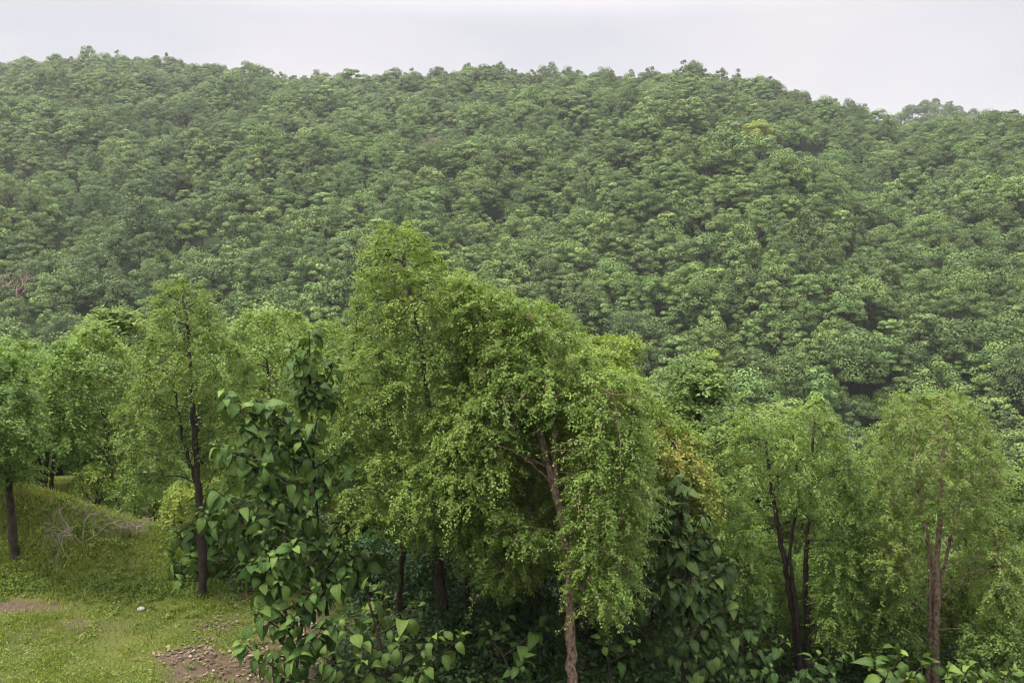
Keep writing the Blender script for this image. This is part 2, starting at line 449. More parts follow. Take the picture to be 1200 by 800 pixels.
# spots of the whole forest on a jittered grid
spots = []
SP = 4.15
for a in np.arange(-310, 250, SP):
    for b in np.arange(54, 410, SP):
        x = a + random.uniform(-.46, .46) * SP + (SP / 2 if int(b / SP) % 2 else 0)
        y = b + random.uniform(-.46, .46) * SP
        u = x / y
        if abs(u) > 0.80: continue
        yr = float(np.interp(u, YR_U, YR_Y))
        if y > yr + 3: continue
        spots.append((x, y))
for k in range(900):                                    # the foot of the slope is packed tighter
    y = random.uniform(60, 112); x = random.uniform(-.78, .78) * y
    if min((x - p[0]) ** 2 + (y - p[1]) ** 2 for p in spots) > 2.3 ** 2: spots.append((x, y))
for a in np.arange(150, 330, 6.0):                      # the farther hill
    for b in np.arange(420, 500, 6.0):
        spots.append((a + random.uniform(-2, 2), b + random.uniform(-2, 2)))
spots = np.array(spots)
sz = height(spots[:, 0], spots[:, 1])
clear_px = np.array([(935, 190, 22, 9), (870, 205, 14, 7)])
pu, pv = project(np.stack([spots[:, 0], spots[:, 1], sz + 1.0], -1))
keep = np.ones(len(spots), bool)
for lx, ly in LONE_XY:
    keep &= np.hypot(spots[:, 0] - lx, (spots[:, 1] - ly + 1.5) * .8) > 2.8
for (cu, cv, ru, rv) in clear_px:
    keep &= ((pu - cu) / ru) ** 2 + ((pv - cv) / rv) ** 2 > 1
spots, sz = spots[keep], sz[keep]
scl = rng.uniform(.68, 1.20, len(spots)) * (1 + .12 * (vnoise(spots[:, 0], spots[:, 1], .05, 5) - .5))
scl = np.where(rng.random(len(spots)) < .05, scl * 1.35, scl)
scl = np.where(spots[:, 1] < 88, np.minimum(scl, 1.0), scl)
zscl = rng.uniform(.8, 1.15, len(spots))
rot = rng.uniform(0, 6.283, len(spots))
fine = vnoise(spots[:, 0], spots[:, 1], .06, 9) + rng.uniform(-.25, .25, len(spots)) > .78
var = np.where(fine, rng.integers(8, 11, len(spots)), rng.integers(0, 8, len(spots)))

FG = np.array([(-300, 400), (0, 385), (60, 380), (100, 378), (160, 385), (215, 322), (260, 390), (340, 365), (400, 350), (440, 262), (480, 258), (560, 330), (640, 350),
               (700, 388), (750, 400), (800, 500), (850, 490), (950, 465), (1000, 500), (1050, 455), (1110, 455), (1170, 520), (1200, 540), (1500, 560)])
pu, pv = project(np.stack([spots[:, 0], spots[:, 1], sz + 5.5 * scl], -1))
vis = (pu > 4) & (pu < 1196) & (pv < np.interp(pu, FG[:, 0], FG[:, 1]) - 3) & (spots[:, 1] < 400)
order = np.where(vis)[0]
order = order[np.argsort(spots[order, 1])][:300]
single = np.zeros(len(spots), bool); single[order] = True
# one of each kind, then copies
protos = {}
for k in order:
    vi = int(var[k])
    fine_k = vi >= 8
    lab = ('pale green fine-leaved tree among the broad-leaved crowns of the lower hillside' if fine_k
           else 'green broad-leaved tree in the packed canopy of the lower hillside')
    grp = 'fine-leaved trees of the lower hillside' if fine_k else 'broad-leaved trees of the lower hillside'
    if vi not in protos:
        t = thing('forest_tree', (0, 0, 0), lab, 'tree', grp)
        tr = link('trunk', HV[vi][0], t); cr = link('crown', HV[vi][1], t)
        protos[vi] = (t, tr, cr)
    else:
        p = protos[vi]
        t = p[0].copy(); C.objects.link(t)
        for q in p[1:]:
            c = q.copy(); C.objects.link(c); c.parent = t
    t.location = (spots[k, 0], spots[k, 1], sz[k])
    t.rotation_euler = (0, 0, rot[k])
    t.scale = (scl[k], scl[k], scl[k] * zscl[k])

# everything farther up (and what stands hidden behind the near trees) is one wood
def forest_stuff(name, P, rot, scl, var, meshes, label):
    col = bpy.data.collections.new(name + '_kinds')
    for vi, ms in enumerate(meshes):
        tr, cr = ms
        def arr(me):
            v = np.empty(len(me.vertices) * 3, np.float32); me.vertices.foreach_get('co', v)
            l = np.empty(len(me.loops), np.int32); me.loops.foreach_get('vertex_index', l)
            t = np.empty(len(me.vertices), np.float32); me.attributes['tint'].data.foreach_get('value', t)
            return v.reshape(-1, 3), l.reshape(-1, 4), t
        v1, q1, t1 = arr(tr); v2, q2, t2 = arr(cr)
        me = mesh('%s_kind' % name, np.concatenate([v1, v2]), [np.concatenate([q1, q2 + len(v1)])], [tr.materials[0], cr.materials[0]],
                  np.concatenate([t1, t2]), np.concatenate([np.zeros(len(q1)), np.ones(len(q2))]))
        o = bpy.data.objects.new('kind_%02d' % vi, me); col.objects.link(o)
    me = bpy.data.meshes.new(name)
    me.vertices.add(len(P)); me.vertices.foreach_set('co', np.asarray(P, np.float32).ravel())
    for nm, tp, val in (('rz', 'FLOAT', rot), ('sc', 'FLOAT', scl[0]), ('sz', 'FLOAT', scl[0] * scl[1]), ('vi', 'INT', var)):
        a = me.attributes.new(nm, tp, 'POINT'); a.data.foreach_set('value', np.asarray(val, np.int32 if tp == 'INT' else np.float32))
    o = link(name, me)
    ng = bpy.data.node_groups.new(name, 'GeometryNodeTree')
    ng.interface.new_socket('Geometry', in_out='INPUT', socket_type='NodeSocketGeometry')
    ng.interface.new_socket('Geometry', in_out='OUTPUT', socket_type='NodeSocketGeometry')
    N, L = ng.nodes.new, ng.links.new
    gi, go = N('NodeGroupInput'), N('NodeGroupOutput')
    ci = N('GeometryNodeCollectionInfo'); ci.inputs['Collection'].default_value = col; ci.inputs['Separate Children'].default_value = True; ci.inputs['Reset Children'].default_value = True
    io = N('GeometryNodeInstanceOnPoints'); io.inputs['Pick Instance'].default_value = True
    def attr(n, t):
        a = N('GeometryNodeInputNamedAttribute'); a.data_type = t; a.inputs['Name'].default_value = n
        return a.outputs['Attribute']
    L(gi.outputs[0], io.inputs['Points']); L(ci.outputs[0], io.inputs['Instance']); L(attr('vi', 'INT'), io.inputs['Instance Index'])
    cx = N('ShaderNodeCombineXYZ'); L(attr('rz', 'FLOAT'), cx.inputs['Z']); L(cx.outputs[0], io.inputs['Rotation'])
    cs = N('ShaderNodeCombineXYZ'); L(attr('sc', 'FLOAT'), cs.inputs['X']); L(attr('sc', 'FLOAT'), cs.inputs['Y']); L(attr('sz', 'FLOAT'), cs.inputs['Z']); L(cs.outputs[0], io.inputs['Scale']); L(io.outputs[0], go.inputs[0])
    md = o.modifiers.new('scatter', 'NODES'); md.node_group = ng
    return tag(o, label, 'forest', kind='stuff')

rest = ~single
forest_stuff('far_forest', np.stack([spots[rest, 0], spots[rest, 1], sz[rest]], -1), rot[rest], (scl[rest], zscl[rest]), var[rest], HV,
             'dense green forest covering the upper hillside up to the ridge')

exec_marker = 0
# ------------------------------------------------------------------ trees that break the skyline
RV = []
for k in range(4):
    tb, cb = forest_tree(300 + k, crown_r=1.25 + .25 * k, crown_h=4.2 - .5 * k, trunk_h=4.2, nclump=18, leaf=.30, nleaf=80, open_=.1, flat=1.35)
    RV.append((tb.build('trunk', M_bark_hill, False), cb.build('crown', M_hill, False)))
RIDGE = [12, 30, 47, 62, 78, 103, 118, 135, 150, 163, 176, 190, 205, 216, 228, 241, 252, 262, 275, 288, 303, 313, 322, 334, 345, 362, 380, 401, 420, 438, 455, 470, 486,
         500, 515, 536, 549, 566, 577, 585, 600, 622, 648, 672, 700, 726, 758, 778, 799, 806, 822, 840, 858, 872, 885, 903, 925, 944, 968, 990, 1012, 1150, 1166, 1188]
TALL = {303: 1.2, 313: 1.25, 322: 1.2, 334: 1.15, 549: 1.2, 577: 1.1, 585: 1.25, 806: 1.2, 799: 1.12, 150: 1.2, 205: 1.2, 216: 1.15, 758: 1.2}
rp_ = {}
for k, px in enumerate(RIDGE):
    u = (px - 600) / F / 1.02
    yr = float(np.interp(u, YR_U, YR_Y)) + 1.0
    x = u * yr
    vi = (1 if px in (549, 585, 806) else (k * 7) % 4)
    s_ = 1.22 * TALL.get(px, random.uniform(.75, 1.02))
    lab = ('slender tree standing up tall against the pale sky on the ridge' if s_ > 1.3 else 'open-crowned tree on the skyline of the wooded ridge')
    if vi not in rp_:
        t = thing('ridge_tree', (0, 0, 0), lab, 'tree', 'trees along the ridge skyline')
        rp_[vi] = (t, link('trunk', RV[vi][0], t), link('crown', RV[vi][1], t))
    else:
        p = rp_[vi]; t = p[0].copy(); C.objects.link(t); t['label'] = lab
        for q in p[1:]:
            c = q.copy(); C.objects.link(c); c.parent = t
    t['group'] = 'tall trees on the ridge skyline' if s_ > 1.3 else 'trees along the ridge skyline'
    t.location = (x, yr, float(height(x, yr)) - 1.0); t.rotation_euler = (0, 0, random.uniform(0, 6.28)); t.scale = (s_,) * 3
for k, px in enumerate((1112, 1128, 1142)):             # three on the farther hill
    vi = (0, 2, 1)[k]
    p = rp_[vi]; t = p[0].copy(); C.objects.link(t)
    for q in p[1:]:
        c = q.copy(); C.objects.link(c); c.parent = t
    t['label'] = 'small lone tree on the hazy farther hill beyond the saddle'; t['group'] = 'lone trees on the farther hill'
    y_ = 440.0; x_ = ray(px, 112)[0] * y_
    t.location = (x_, y_, float(height(x_, y_))); t.scale = (1.3,) * 3

# single trees that stand out of the forest by their colour
def lone(name, px, pv, y, mat, label, scale, seed, **kw):
    tb, cb = forest_tree(seed, **kw)
    x = ray(px, pv)[0] * y
    t = thing(name, (x, y, float(height(x, y))), label, 'tree')
    tb.build('trunk', M_bark_hill, t); cb.build('crown', mat, t)
    t.scale = (scale,) * 3
lone('bright_tree', 885, 172, y_on_hill(885, 172), M_bright, 'bright yellow-green round tree high on the right of the hillside', 1.5, 401, crown_r=2.6, crown_h=3.6)
lone('bright_tree', 833, 425, y_on_hill(833, 425), M_bright, 'fresh light green tree low on the hillside above the golden foliage', 1.0, 402, crown_r=2.4, crown_h=3.2)
lone('bright_tree', 222, 268, y_on_hill(222, 268), M_feather, 'light green tree in the left part of the hillside forest', .95, 403, crown_r=2.3, crown_h=3.2)
lone('feathery_tree', 1040, 148, y_on_hill(1040, 160, 6), M_hill_fine, 'grey-green fine-leaved tree standing above the canopy near the saddle', 1.35, 404, crown_r=2.0, crown_h=4.4, trunk_h=3.8, leaf=.26, nleaf=110, nclump=38, flat=.9)

def bare_tree(px, pv, y, label, scale, seed, mat=M_dead, n=70):
    g = np.random.default_rng(seed); b = Buf()
    def grow(p, d, ln, r, lev):
        pts = [p]
        for k in range(5):
            d = unit(d + g.normal(0, .16, 3) + np.array((0, 0, .05))); p = p + d * ln / 5; pts.append(p)
        b.tube(pts, np.linspace(r, r * .55, 6), 5 if lev < 2 else 3)
        if lev < 5:
            for k in range(3):
                grow(np.array(pts[-1 - (k % 3)]), unit(d + g.normal(0, .62, 3) + np.array((0, 0, .1))), ln * g.uniform(.6, .8), r * .55, lev + 1)
    grow(np.array((0, 0, -.3)), np.array((0, 0, 1.)), 2.6, .20, 0)
    x = ray(px, pv)[0] * y
    t = thing('bare_tree', (x, y, float(height(x, y))), label, 'tree')
    b.build('trunk', mat, t); t.scale = (scale,) * 3
bare_tree(25, 335, y_on_hill(30, 338, 6.0), 'leafless pinkish-brown tree at the left edge of the hillside', 2.0, 31, M_dead_pale)
bare_tree(490, 180, y_on_hill(490, 180, 5.0), 'leafless greyish tree halfway up the hillside above the tall centre tree', 2.1, 32)

# ------------------------------------------------------------------ fine leaved trees near the camera
def inpoly(u, v, poly):
    P = np.asarray(poly, float); ins = np.zeros(len(u), bool); dist = np.full(len(u), 1e9)
    for k in range(len(P)):
        x1, y1 = P[k - 1]; x2, y2 = P[k]
        c = ((y1 > v) != (y2 > v)) & (u < (x2 - x1) * (v - y1) / (y2 - y1 + 1e-9) + x1)
        ins ^= c
        t = np.clip(((u - x1) * (x2 - x1) + (v - y1) * (y2 - y1)) / ((x2 - x1) ** 2 + (y2 - y1) ** 2 + 1e-9), 0, 1)
        dist = np.minimum(dist, np.hypot(u - x1 - t * (x2 - x1), v - y1 - t * (y2 - y1)))
    return ins, dist

def crown_clumps(poly, y0, thick, spacing, g, rmin=.22, rmax=.5, front=.65):
    P = np.asarray(poly, float)
    n = 6000
    u = g.uniform(P[:, 0].min(), P[:, 0].max(), n); v = g.uniform(P[:, 1].min(), P[:, 1].max(), n)
    ins, dist = inpoly(u, v, poly)
    e = dist / F * y0
    ok = ins & (e > .10)
    u, v, e = u[ok], v[ok], e[ok]
    half = np.where(e < thick, np.sqrt(np.maximum(e * (2 * thick - e), 0)), thick)
    sgn = np.where(g.random(len(u)) < front, -1, 1)
    dep = half * sgn * g.uniform(.25, 1, len(u)) ** .6
    y = y0 + dep
    pts = np.array([at(a, b, c) for a, b, c in zip(u, v, y)])
    r = np.clip(e * 1.15 + .06, rmin, rmax) * g.uniform(.75, 1.15, len(u))
    hole = vnoise(u / 34.0 * (y0 / 12), v / 26.0 * (y0 / 12), 1.0, int(P[0, 0])) < .27
    r = np.where(hole & (dep < 0), -1, r)
    out = []
    for k in range(len(pts)):
        if r[k] > 0 and all(np.sum((pts[k] - q[0]) ** 2) > (spacing * .5 * (r[k] + q[1]) / rmax) ** 2 for q in out): out.append((pts[k], r[k]))
    return out

def clump_leaves(tb, cb, c, r, g, ntwig, nleaf, leaf, tone, droop=.5, twig_r=.004):
    T, S = ntwig, 6
    d = unit(g.normal(0, 1, (T, 3)) * np.array((1, 1, .55)) + np.array((0, 0, .38)))
    ln = r * g.uniform(.55, 1.0, T) * np.where(g.random(T) < .22, 1.9, 1.2)
    s = np.linspace(0, 1, S)
    bend = g.normal(0, .18, (T, 3))
    def path(sv, idx):
        sv = sv[..., None]
        return c + d[idx] * ln[idx][:, None] * sv + bend[idx] * ln[idx][:, None] * sv ** 2 + np.array((0, 0, -1.)) * (droop * ln[idx])[:, None] * sv ** 2
    for k in range(0, T, 3):
        idx = np.full(S, k); tb.tube(path(s, idx), np.linspace(twig_r * 1.6, twig_r * .7, S), 3)
    n = T * nleaf
    idx = np.repeat(np.arange(T), nleaf)
    sv = g.uniform(.12, 1.03, n) ** .75
    P = path(sv, idx) + g.normal(0, .028, (n, 3)) * (leaf / .055)
    tan = unit(path(sv + .03, idx) - path(sv, idx))
    side = unit(np.cross(tan, np.array((0, 0, 1.))) + 1e-6) * np.where(g.random(n) < .5, -1, 1)[:, None]
    A = unit(tan * .5 + side * .8 + np.array((0, 0, -.35)) + g.normal(0, .35, (n, 3)))
    nrm = unit(np.array((0, 0, .8)) + d[idx] * .55 + g.normal(0, .45, (n, 3)))
    B = unit(np.cross(nrm, A))
    L_ = leaf * g.uniform(.6, 1.25, n)
    tint = np.clip(tone + .13 * g.normal(0, 1) + .17 * g.normal(0, 1, n), 0, 1)
    cb.leaves(P, A, B, L_, L_ * .58, tint)

def bez(a, b, c, n=8):
    s = np.linspace(0, 1, n)[:, None]
    return (1 - s) ** 2 * a + 2 * s * (1 - s) * b + s * s * c

def resample(path, rad, n, wob, g):
    P = np.asarray(path, float); t = np.linspace(0, len(P) - 1, n)
    # Catmull-Rom through the points
    k = np.clip(np.floor(t).astype(int), 0, len(P) - 2); f = (t - k)[:, None]
    p0, p1, p2, p3 = P[np.maximum(k - 1, 0)], P[k], P[k + 1], P[np.minimum(k + 2, len(P) - 1)]
    Q = .5 * (2 * p1 + (p2 - p0) * f + (2 * p0 - 5 * p1 + 4 * p2 - p3) * f ** 2 + (3 * p1 - p0 - 3 * p2 + p3) * f ** 3)
    Q[1:] += g.normal(0, wob, (n - 1, 3))
    rr = np.interp(t, np.arange(len(P)), rad)
    return Q, rr * (1 + .06 * g.normal(0, 1, n))

def fine_tree(name, label, stems, polys, seed, bark, leafm, leaf=.045, ntwig=20, nleaf=38, spacing=.42, thick=1.1, rmax=.48, tone=.5, droop=.5, group=None, cat='tree', limb=.028, twig_r=.004, front=.65, extra_bare=()):
    """stems: list of [(u, v, y), ...] + (r0, r1);  polys: list of (outline in pixels, distance)"""
    g = np.random.default_rng(seed)
    tb, cb = Buf(), Buf()
    paths = []
    for pts, r0, r1 in stems:
        P = [at(*p) for p in pts]
        Q, rr = resample(P, np.linspace(r0, r1, len(P)), 6 * len(P), .012, g)
        tb.tube(Q, rr, 9, tint=.5); paths.append((Q, rr))
    base = paths[0][0][0].copy()
    gz = float(height(base[0], base[1]))
    base[2] = gz
    for Q, rr in paths:                                   # carry each stem that starts above ground down into the soil
        b0 = Q[0]; z0 = float(height(b0[0], b0[1]))
        if b0[2] > z0 and np.hypot(*(b0[:2] - base[:2])) < .8 and b0[2] - z0 < 1.3:
            tb.tube(np.array([[b0[0], b0[1], z0 - .25], [b0[0], b0[1], z0 + .05], b0]), [rr[0] * 1.5, rr[0] * 1.2, rr[0]], 9)
    for poly, y0 in polys:
        cl = crown_clumps(poly, y0, thick, spacing, g, rmax=rmax, front=front)
        nodes = np.concatenate([Q[2:] for Q, _ in paths]); nrad = np.concatenate([rr[2:] for _, rr in paths])
        cl.sort(key=lambda q: float(np.min(np.linalg.norm(nodes - q[0], axis=1))))
        for c, r in cl:
            dxy = np.hypot(nodes[:, 0] - c[0], nodes[:, 1] - c[1])
            cost = np.linalg.norm(nodes - c, axis=1) + 1.2 * np.maximum(0, nodes[:, 2] - c[2] + .35 * dxy)
            k = int(np.argmin(cost)); a = nodes[k]; dist = np.linalg.norm(c - a)
            m_ = a * .5 + c * .5 + np.array((0, 0, .12 * dist)) + g.normal(0, .10 * dist, 3)
            br = bez(a, m_, c + np.array((0, 0, -.03)), 8); rb = np.linspace(min(nrad[k] * .7, limb * (.4 + .3 * dist)), .006, 8)
            tb.tube(br, rb, 5)
            nodes = np.concatenate([nodes, br[3:]]); nrad = np.concatenate([nrad, rb[3:]])
            nt_ = max(6, int(ntwig * (r / rmax) ** 1.6))
            clump_leaves(tb, cb, c, r, g, nt_, nleaf, leaf, tone, droop, twig_r)
    for pts, r0 in extra_bare:
        P = [at(*p) for p in pts]; Q, rr = resample(P, np.linspace(r0, r0 * .35, len(P)), 5 * len(P), .012, g); tb.tube(Q, rr, 6)
    t = thing(name, base, label, cat, group)
    tb.build('trunk', bark, t, base, smooth=True); cb.build('crown', leafm, t, base)
    return t

# the tall yellow-green tree in the centre
fine_tree('drooping_tree', 'tallest yellow-green drooping tree in the centre of the thicket',
          [([(522, 800, 12.6), (518, 700, 12.6), (512, 600, 12.6), (505, 500, 12.5), (490, 400, 12.4), (472, 300, 12.4)], .10, .025),
           ([(462, 800, 12.9), (468, 700, 12.8), (472, 600, 12.7), (455, 480, 12.6), (440, 400, 12.5)], .07, .02),
           ([(549, 800, 12.9), (548, 700, 12.9), (545, 600, 12.8), (548, 500, 12.7), (540, 420, 12.6)], .06, .02)],
          [([(388, 545), (386, 470), (398, 400), (412, 345), (428, 300), (438, 264), (468, 254), (498, 268), (522, 300), (556, 328), (600, 350), (590, 430), (575, 500), (480, 520)], 12.4),
           ([(395, 560), (440, 520), (560, 520), (590, 590), (560, 640), (500, 640), (440, 628), (400, 605)], 11.8),
           ([(530, 330), (600, 345), (640, 380), (620, 520), (600, 640), (540, 650), (520, 560), (540, 450)], 12.9),
           ([(520, 310), (560, 326), (612, 346), (640, 400), (600, 440), (550, 420), (525, 370)], 11.8), ([(500, 480), (545, 450), (590, 480), (600, 560), (560, 620), (510, 600)], 11.5)],
          11, M_bark_dark, M_feather_m, spacing=.40, thick=1.25, tone=.56, ntwig=23, leaf=.039, nleaf=48)
# the nearer tree with the brown trunk
fine_tree('drooping_tree', 'drooping green tree with a bare leaning brown trunk right of centre',
          [([(672, 830, 11.0), (669, 760, 11.0), (667, 690, 11.0), (656, 600, 11.05), (640, 535, 11.1), (625, 480, 11.2), (604, 420, 11.4), (600, 375, 11.5)], .088, .02),
           ([(656, 605, 11.05), (650, 540, 11.1), (655, 470, 11.2), (668, 410, 11.3)], .05, .015)],
          [([(528, 560), (545, 480), (565, 400), (592, 356), (640, 346), (684, 380), (700, 420), (740, 470), (760, 540), (742, 600), (700, 560), (690, 520), (650, 490), (620, 500), (600, 570), (560, 600)], 11.4),
           ([(530, 420), (600, 380), (690, 420), (730, 480), (740, 640), (660, 660), (560, 640), (520, 560)], 12.6),
           ([(600, 420), (650, 420), (690, 470), (680, 520), (640, 500), (605, 470)], 11.1),
           ([(672, 450), (700, 425), (748, 430), (766, 500), (760, 600), (742, 700), (716, 738), (690, 718), (664, 700), (656, 640), (664, 540)], 10.75),
           ([(560, 600), (590, 590), (645, 620), (640, 660), (590, 640), (555, 650)], 11.1),
           ([(535, 590), (560, 540), (630, 570), (650, 650), (612, 700), (560, 690), (530, 650)], 11.9)],
          12, M_bark_mid, M_feather_m, spacing=.36, thick=1.0, tone=.5, ntwig=22, leaf=.039, nleaf=46,
          extra_bare=[([(652, 572, 11.05), (625, 545, 10.9), (595, 525, 10.7), (572, 520, 10.6)], .02), ([(661, 625, 11.0), (630, 618, 10.8), (600, 618, 10.7), (575, 628, 10.6)], .018)])
# trees behind to the right
fine_tree('drooping_tree', 'yellowish drooping tree behind the right shoulder of the leaning tree',
          [([(742, 800, 14.5), (740, 690, 14.5), (735, 580, 14.4), (730, 480, 14.3), (722, 410, 14.2)], .08, .02)],
          [([(668, 400), (700, 385), (745, 388), (752, 410), (740, 430), (770, 470), (815, 500), (838, 560), (850, 640), (740, 680), (690, 580), (670, 470)], 14.2)],
          13, M_bark_dark, M_feather_y, spacing=.46, thick=1.2, tone=.45, leaf=.06)
fine_tree('golden_tree', 'small golden-yellow leafed tree right of the central thicket',
          [([(815, 800, 13.3), (812, 680, 13.3), (805, 590, 13.2), (795, 530, 13.2)], .05, .015)],
          [([(752, 510), (780, 498), (808, 522), (830, 556), (842, 605), (815, 618), (790, 585), (772, 550)], 13.4)],
          14, M_bark_mid, M_gold, spacing=.42, thick=.6, tone=.45, leaf=.06, ntwig=14, rmax=.4)

# left hand trees
fine_tree('slender_tree', 'slender twin-stemmed tree with a dark trunk on the lawn edge',
          [([(238, 708, 14.0), (236, 640, 14.0), (231, 560, 14.0), (226, 480, 14.0), (220, 400, 14.0), (214, 345, 14.0)], .088, .018),
           ([(231, 568, 14.0), (219, 530, 13.9), (210, 490, 13.9), (203, 440, 13.8)], .04, .014)],
          [([(143, 440), (160, 405), (178, 380), (168, 350), (190, 330), (212, 318), (246, 335), (252, 372), (275, 395), (300, 420), (296, 470), (270, 490), (240, 470), (190, 480), (150, 470)], 14.0),
           ([(138, 460), (190, 460), (222, 490), (205, 560), (160, 575), (140, 530)], 14.3), ([(236, 470), (296, 470), (300, 540), (270, 590), (240, 560)], 14.4)],
          15, M_bark_dark, M_feather, spacing=.50, thick=1.1, tone=.5, leaf=.044, ntwig=23, nleaf=42,
          extra_bare=[([(235, 610, 14.0), (244, 570, 13.9), (256, 540, 13.8), (262, 520, 13.7)], .018)])
YL = float(ground_at(17, 655)[1])
fine_tree('slender_tree', 'dark-trunked tree leaning on the mound at the left edge',
          [([(17, 655, YL), (13, 600, YL), (8, 540, YL), (3, 480, YL), (0, 430, YL)], .085, .02)],
          [([(-60, 470), (-30, 420), (10, 405), (35, 440), (52, 500), (40, 560), (10, 570), (-40, 560)], YL)],
          16, M_bark_dark, M_feather_b, spacing=.46, thick=1.1, tone=.48, leaf=.06)
fine_tree('thicket_tree', 'three-stemmed bushy tree behind the crest of the mound',
          [([(46, 578, 19.5), (44, 540, 19.5), (38, 490, 19.5), (30, 430, 19.5)], .09, .02), ([(52, 578, 19.5), (55, 530, 19.5), (62, 480, 19.5)], .07, .02),
           ([(60, 578, 19.6), (64, 530, 19.6), (78, 480, 19.6)], .06, .02)],
          [([(-20, 420), (10, 395), (50, 400), (90, 395), (112, 440), (110, 520), (85, 545), (30, 530), (-10, 540)], 19.5)],
          17, M_bark_dark, M_feather_b, spacing=.62, thick=1.5, rmax=.62, tone=.5, leaf=.075, ntwig=22, nleaf=28)
fine_tree('thicket_tree', 'bushy tree with a thin forked trunk right of the three-stemmed tree',
          [([(130, 590, 21), (128, 540, 21), (122, 490, 21), (108, 440, 21), (100, 400, 21)], .08, .02), ([(128, 545, 21), (116, 520, 20.9), (110, 500, 20.8)], .04, .015)],
          [([(62, 430), (85, 390), (110, 376), (140, 395), (165, 430), (172, 500), (165, 560), (130, 545), (90, 550), (70, 500)], 21)],
          18, M_bark_dark, M_feather_b, spacing=.68, thick=1.6, rmax=.64, tone=.5, leaf=.08, ntwig=22, nleaf=28)
fine_tree('thicket_tree', 'pale green bushy tree between the slender tree and the big-leaved sapling',
          [([(330, 640, 19), (325, 560, 19), (318, 480, 19), (312, 420, 19)], .08, .02)],
          [([(255, 400), (290, 365), (330, 360), (380, 372), (420, 400), (420, 520), (380, 600), (300, 610), (262, 560), (268, 480)], 19)],
          19, M_bark_dark, M_feather, spacing=.66, thick=1.5, rmax=.62, tone=.55, leaf=.075, ntwig=22, nleaf=28)

# right hand trees
fine_tree('many_stemmed_tree', 'many-stemmed feathery tree with dark slanting stems in the right group',
          [([(940, 815, 14.6), (932, 740, 14.6), (922, 670, 14.6), (908, 600, 14.6), (900, 540, 14.6), (895, 500, 14.6)], .075, .02),
           ([(946, 815, 14.7), (946, 740, 14.7), (944, 660, 14.7), (950, 580, 14.7), (955, 490, 14.7)], .07, .02),
           ([(938, 800, 14.5), (934, 720, 14.5), (926, 650, 14.5), (935, 580, 14.5), (930, 510, 14.5)], .05, .015)],
          [([(852, 520), (862, 485), (880, 472), (900, 490), (930, 474), (955, 458), (982, 488), (1000, 530), (1012, 600), (1000, 650), (930, 600), (880, 620), (850, 590)], 14.6),
           ([(850, 600), (885, 610), (905, 680), (890, 740), (850, 720)], 14.3), ([(955, 620), (1000, 640), (1005, 720), (985, 770), (960, 740)], 14.2)],
          20, M_bark_dark, M_feather, spacing=.48, thick=1.3, tone=.5, leaf=.043, ntwig=24, nleaf=38)
fine_tree('many_stemmed_tree', 'feathery tree with reddish-brown straight stems nearest the right edge',
          [([(1096, 815, 14.2), (1097, 740, 14.2), (1098, 660, 14.2), (1102, 590, 14.2), (1106, 520, 14.2), (1110, 465, 14.2)], .078, .02),
           ([(1088, 815, 14.3), (1090, 740, 14.3), (1090, 660, 14.3), (1080, 590, 14.3), (1070, 530, 14.3)], .06, .02),
           ([(1100, 690, 14.2), (1112, 640, 14.1), (1122, 600, 14.0), (1128, 560, 14.0)], .035, .012)],
          [([(1012, 520), (1030, 495), (1050, 452), (1082, 462), (1112, 448), (1148, 475), (1168, 510), (1176, 560), (1160, 610), (1130, 640), (1060, 610), (1030, 600)], 14.2),
           ([(1020, 600), (1060, 600), (1075, 660), (1060, 720), (1025, 690)], 14.0), ([(1130, 640), (1175, 600), (1210, 660), (1200, 740), (1150, 750)], 13.8)],
          21, M_bark_mid, M_feather, spacing=.48, thick=1.3, tone=.52, leaf=.043, ntwig=24, nleaf=38,
          extra_bare=[([(1105, 700, 14.1), (1135, 672, 13.9), (1165, 668, 13.7), (1185, 660, 13.6)], .016)])
fine_tree('many_stemmed_tree', 'thin-stemmed feathery tree between the two larger trees at right',
          [([(1022, 790, 16.5), (1022, 700, 16.5), (1020, 620, 16.5), (1015, 560, 16.5)], .045, .015)],
          [([(975, 560), (1010, 520), (1045, 545), (1062, 620), (1055, 720), (1010, 760), (980, 700)], 16.6)],
          22, M_bark_dark, M_feather_b, spacing=.58, thick=1.2, rmax=.55, tone=.5, leaf=.068)
fine_tree('many_stemmed_tree', 'bushy feathery tree cut by the right edge of the view',
          [([(1192, 800, 16.0), (1190, 700, 16.0), (1188, 620, 16.0)], .06, .02)],
          [([(1150, 600), (1180, 550), (1230, 540), (1250, 700), (1220, 800), (1160, 800), (1145, 700)], 16.0)],
          23, M_bark_dark, M_feather_b, spacing=.56, thick=1.3, rmax=.55, tone=.52, leaf=.066)

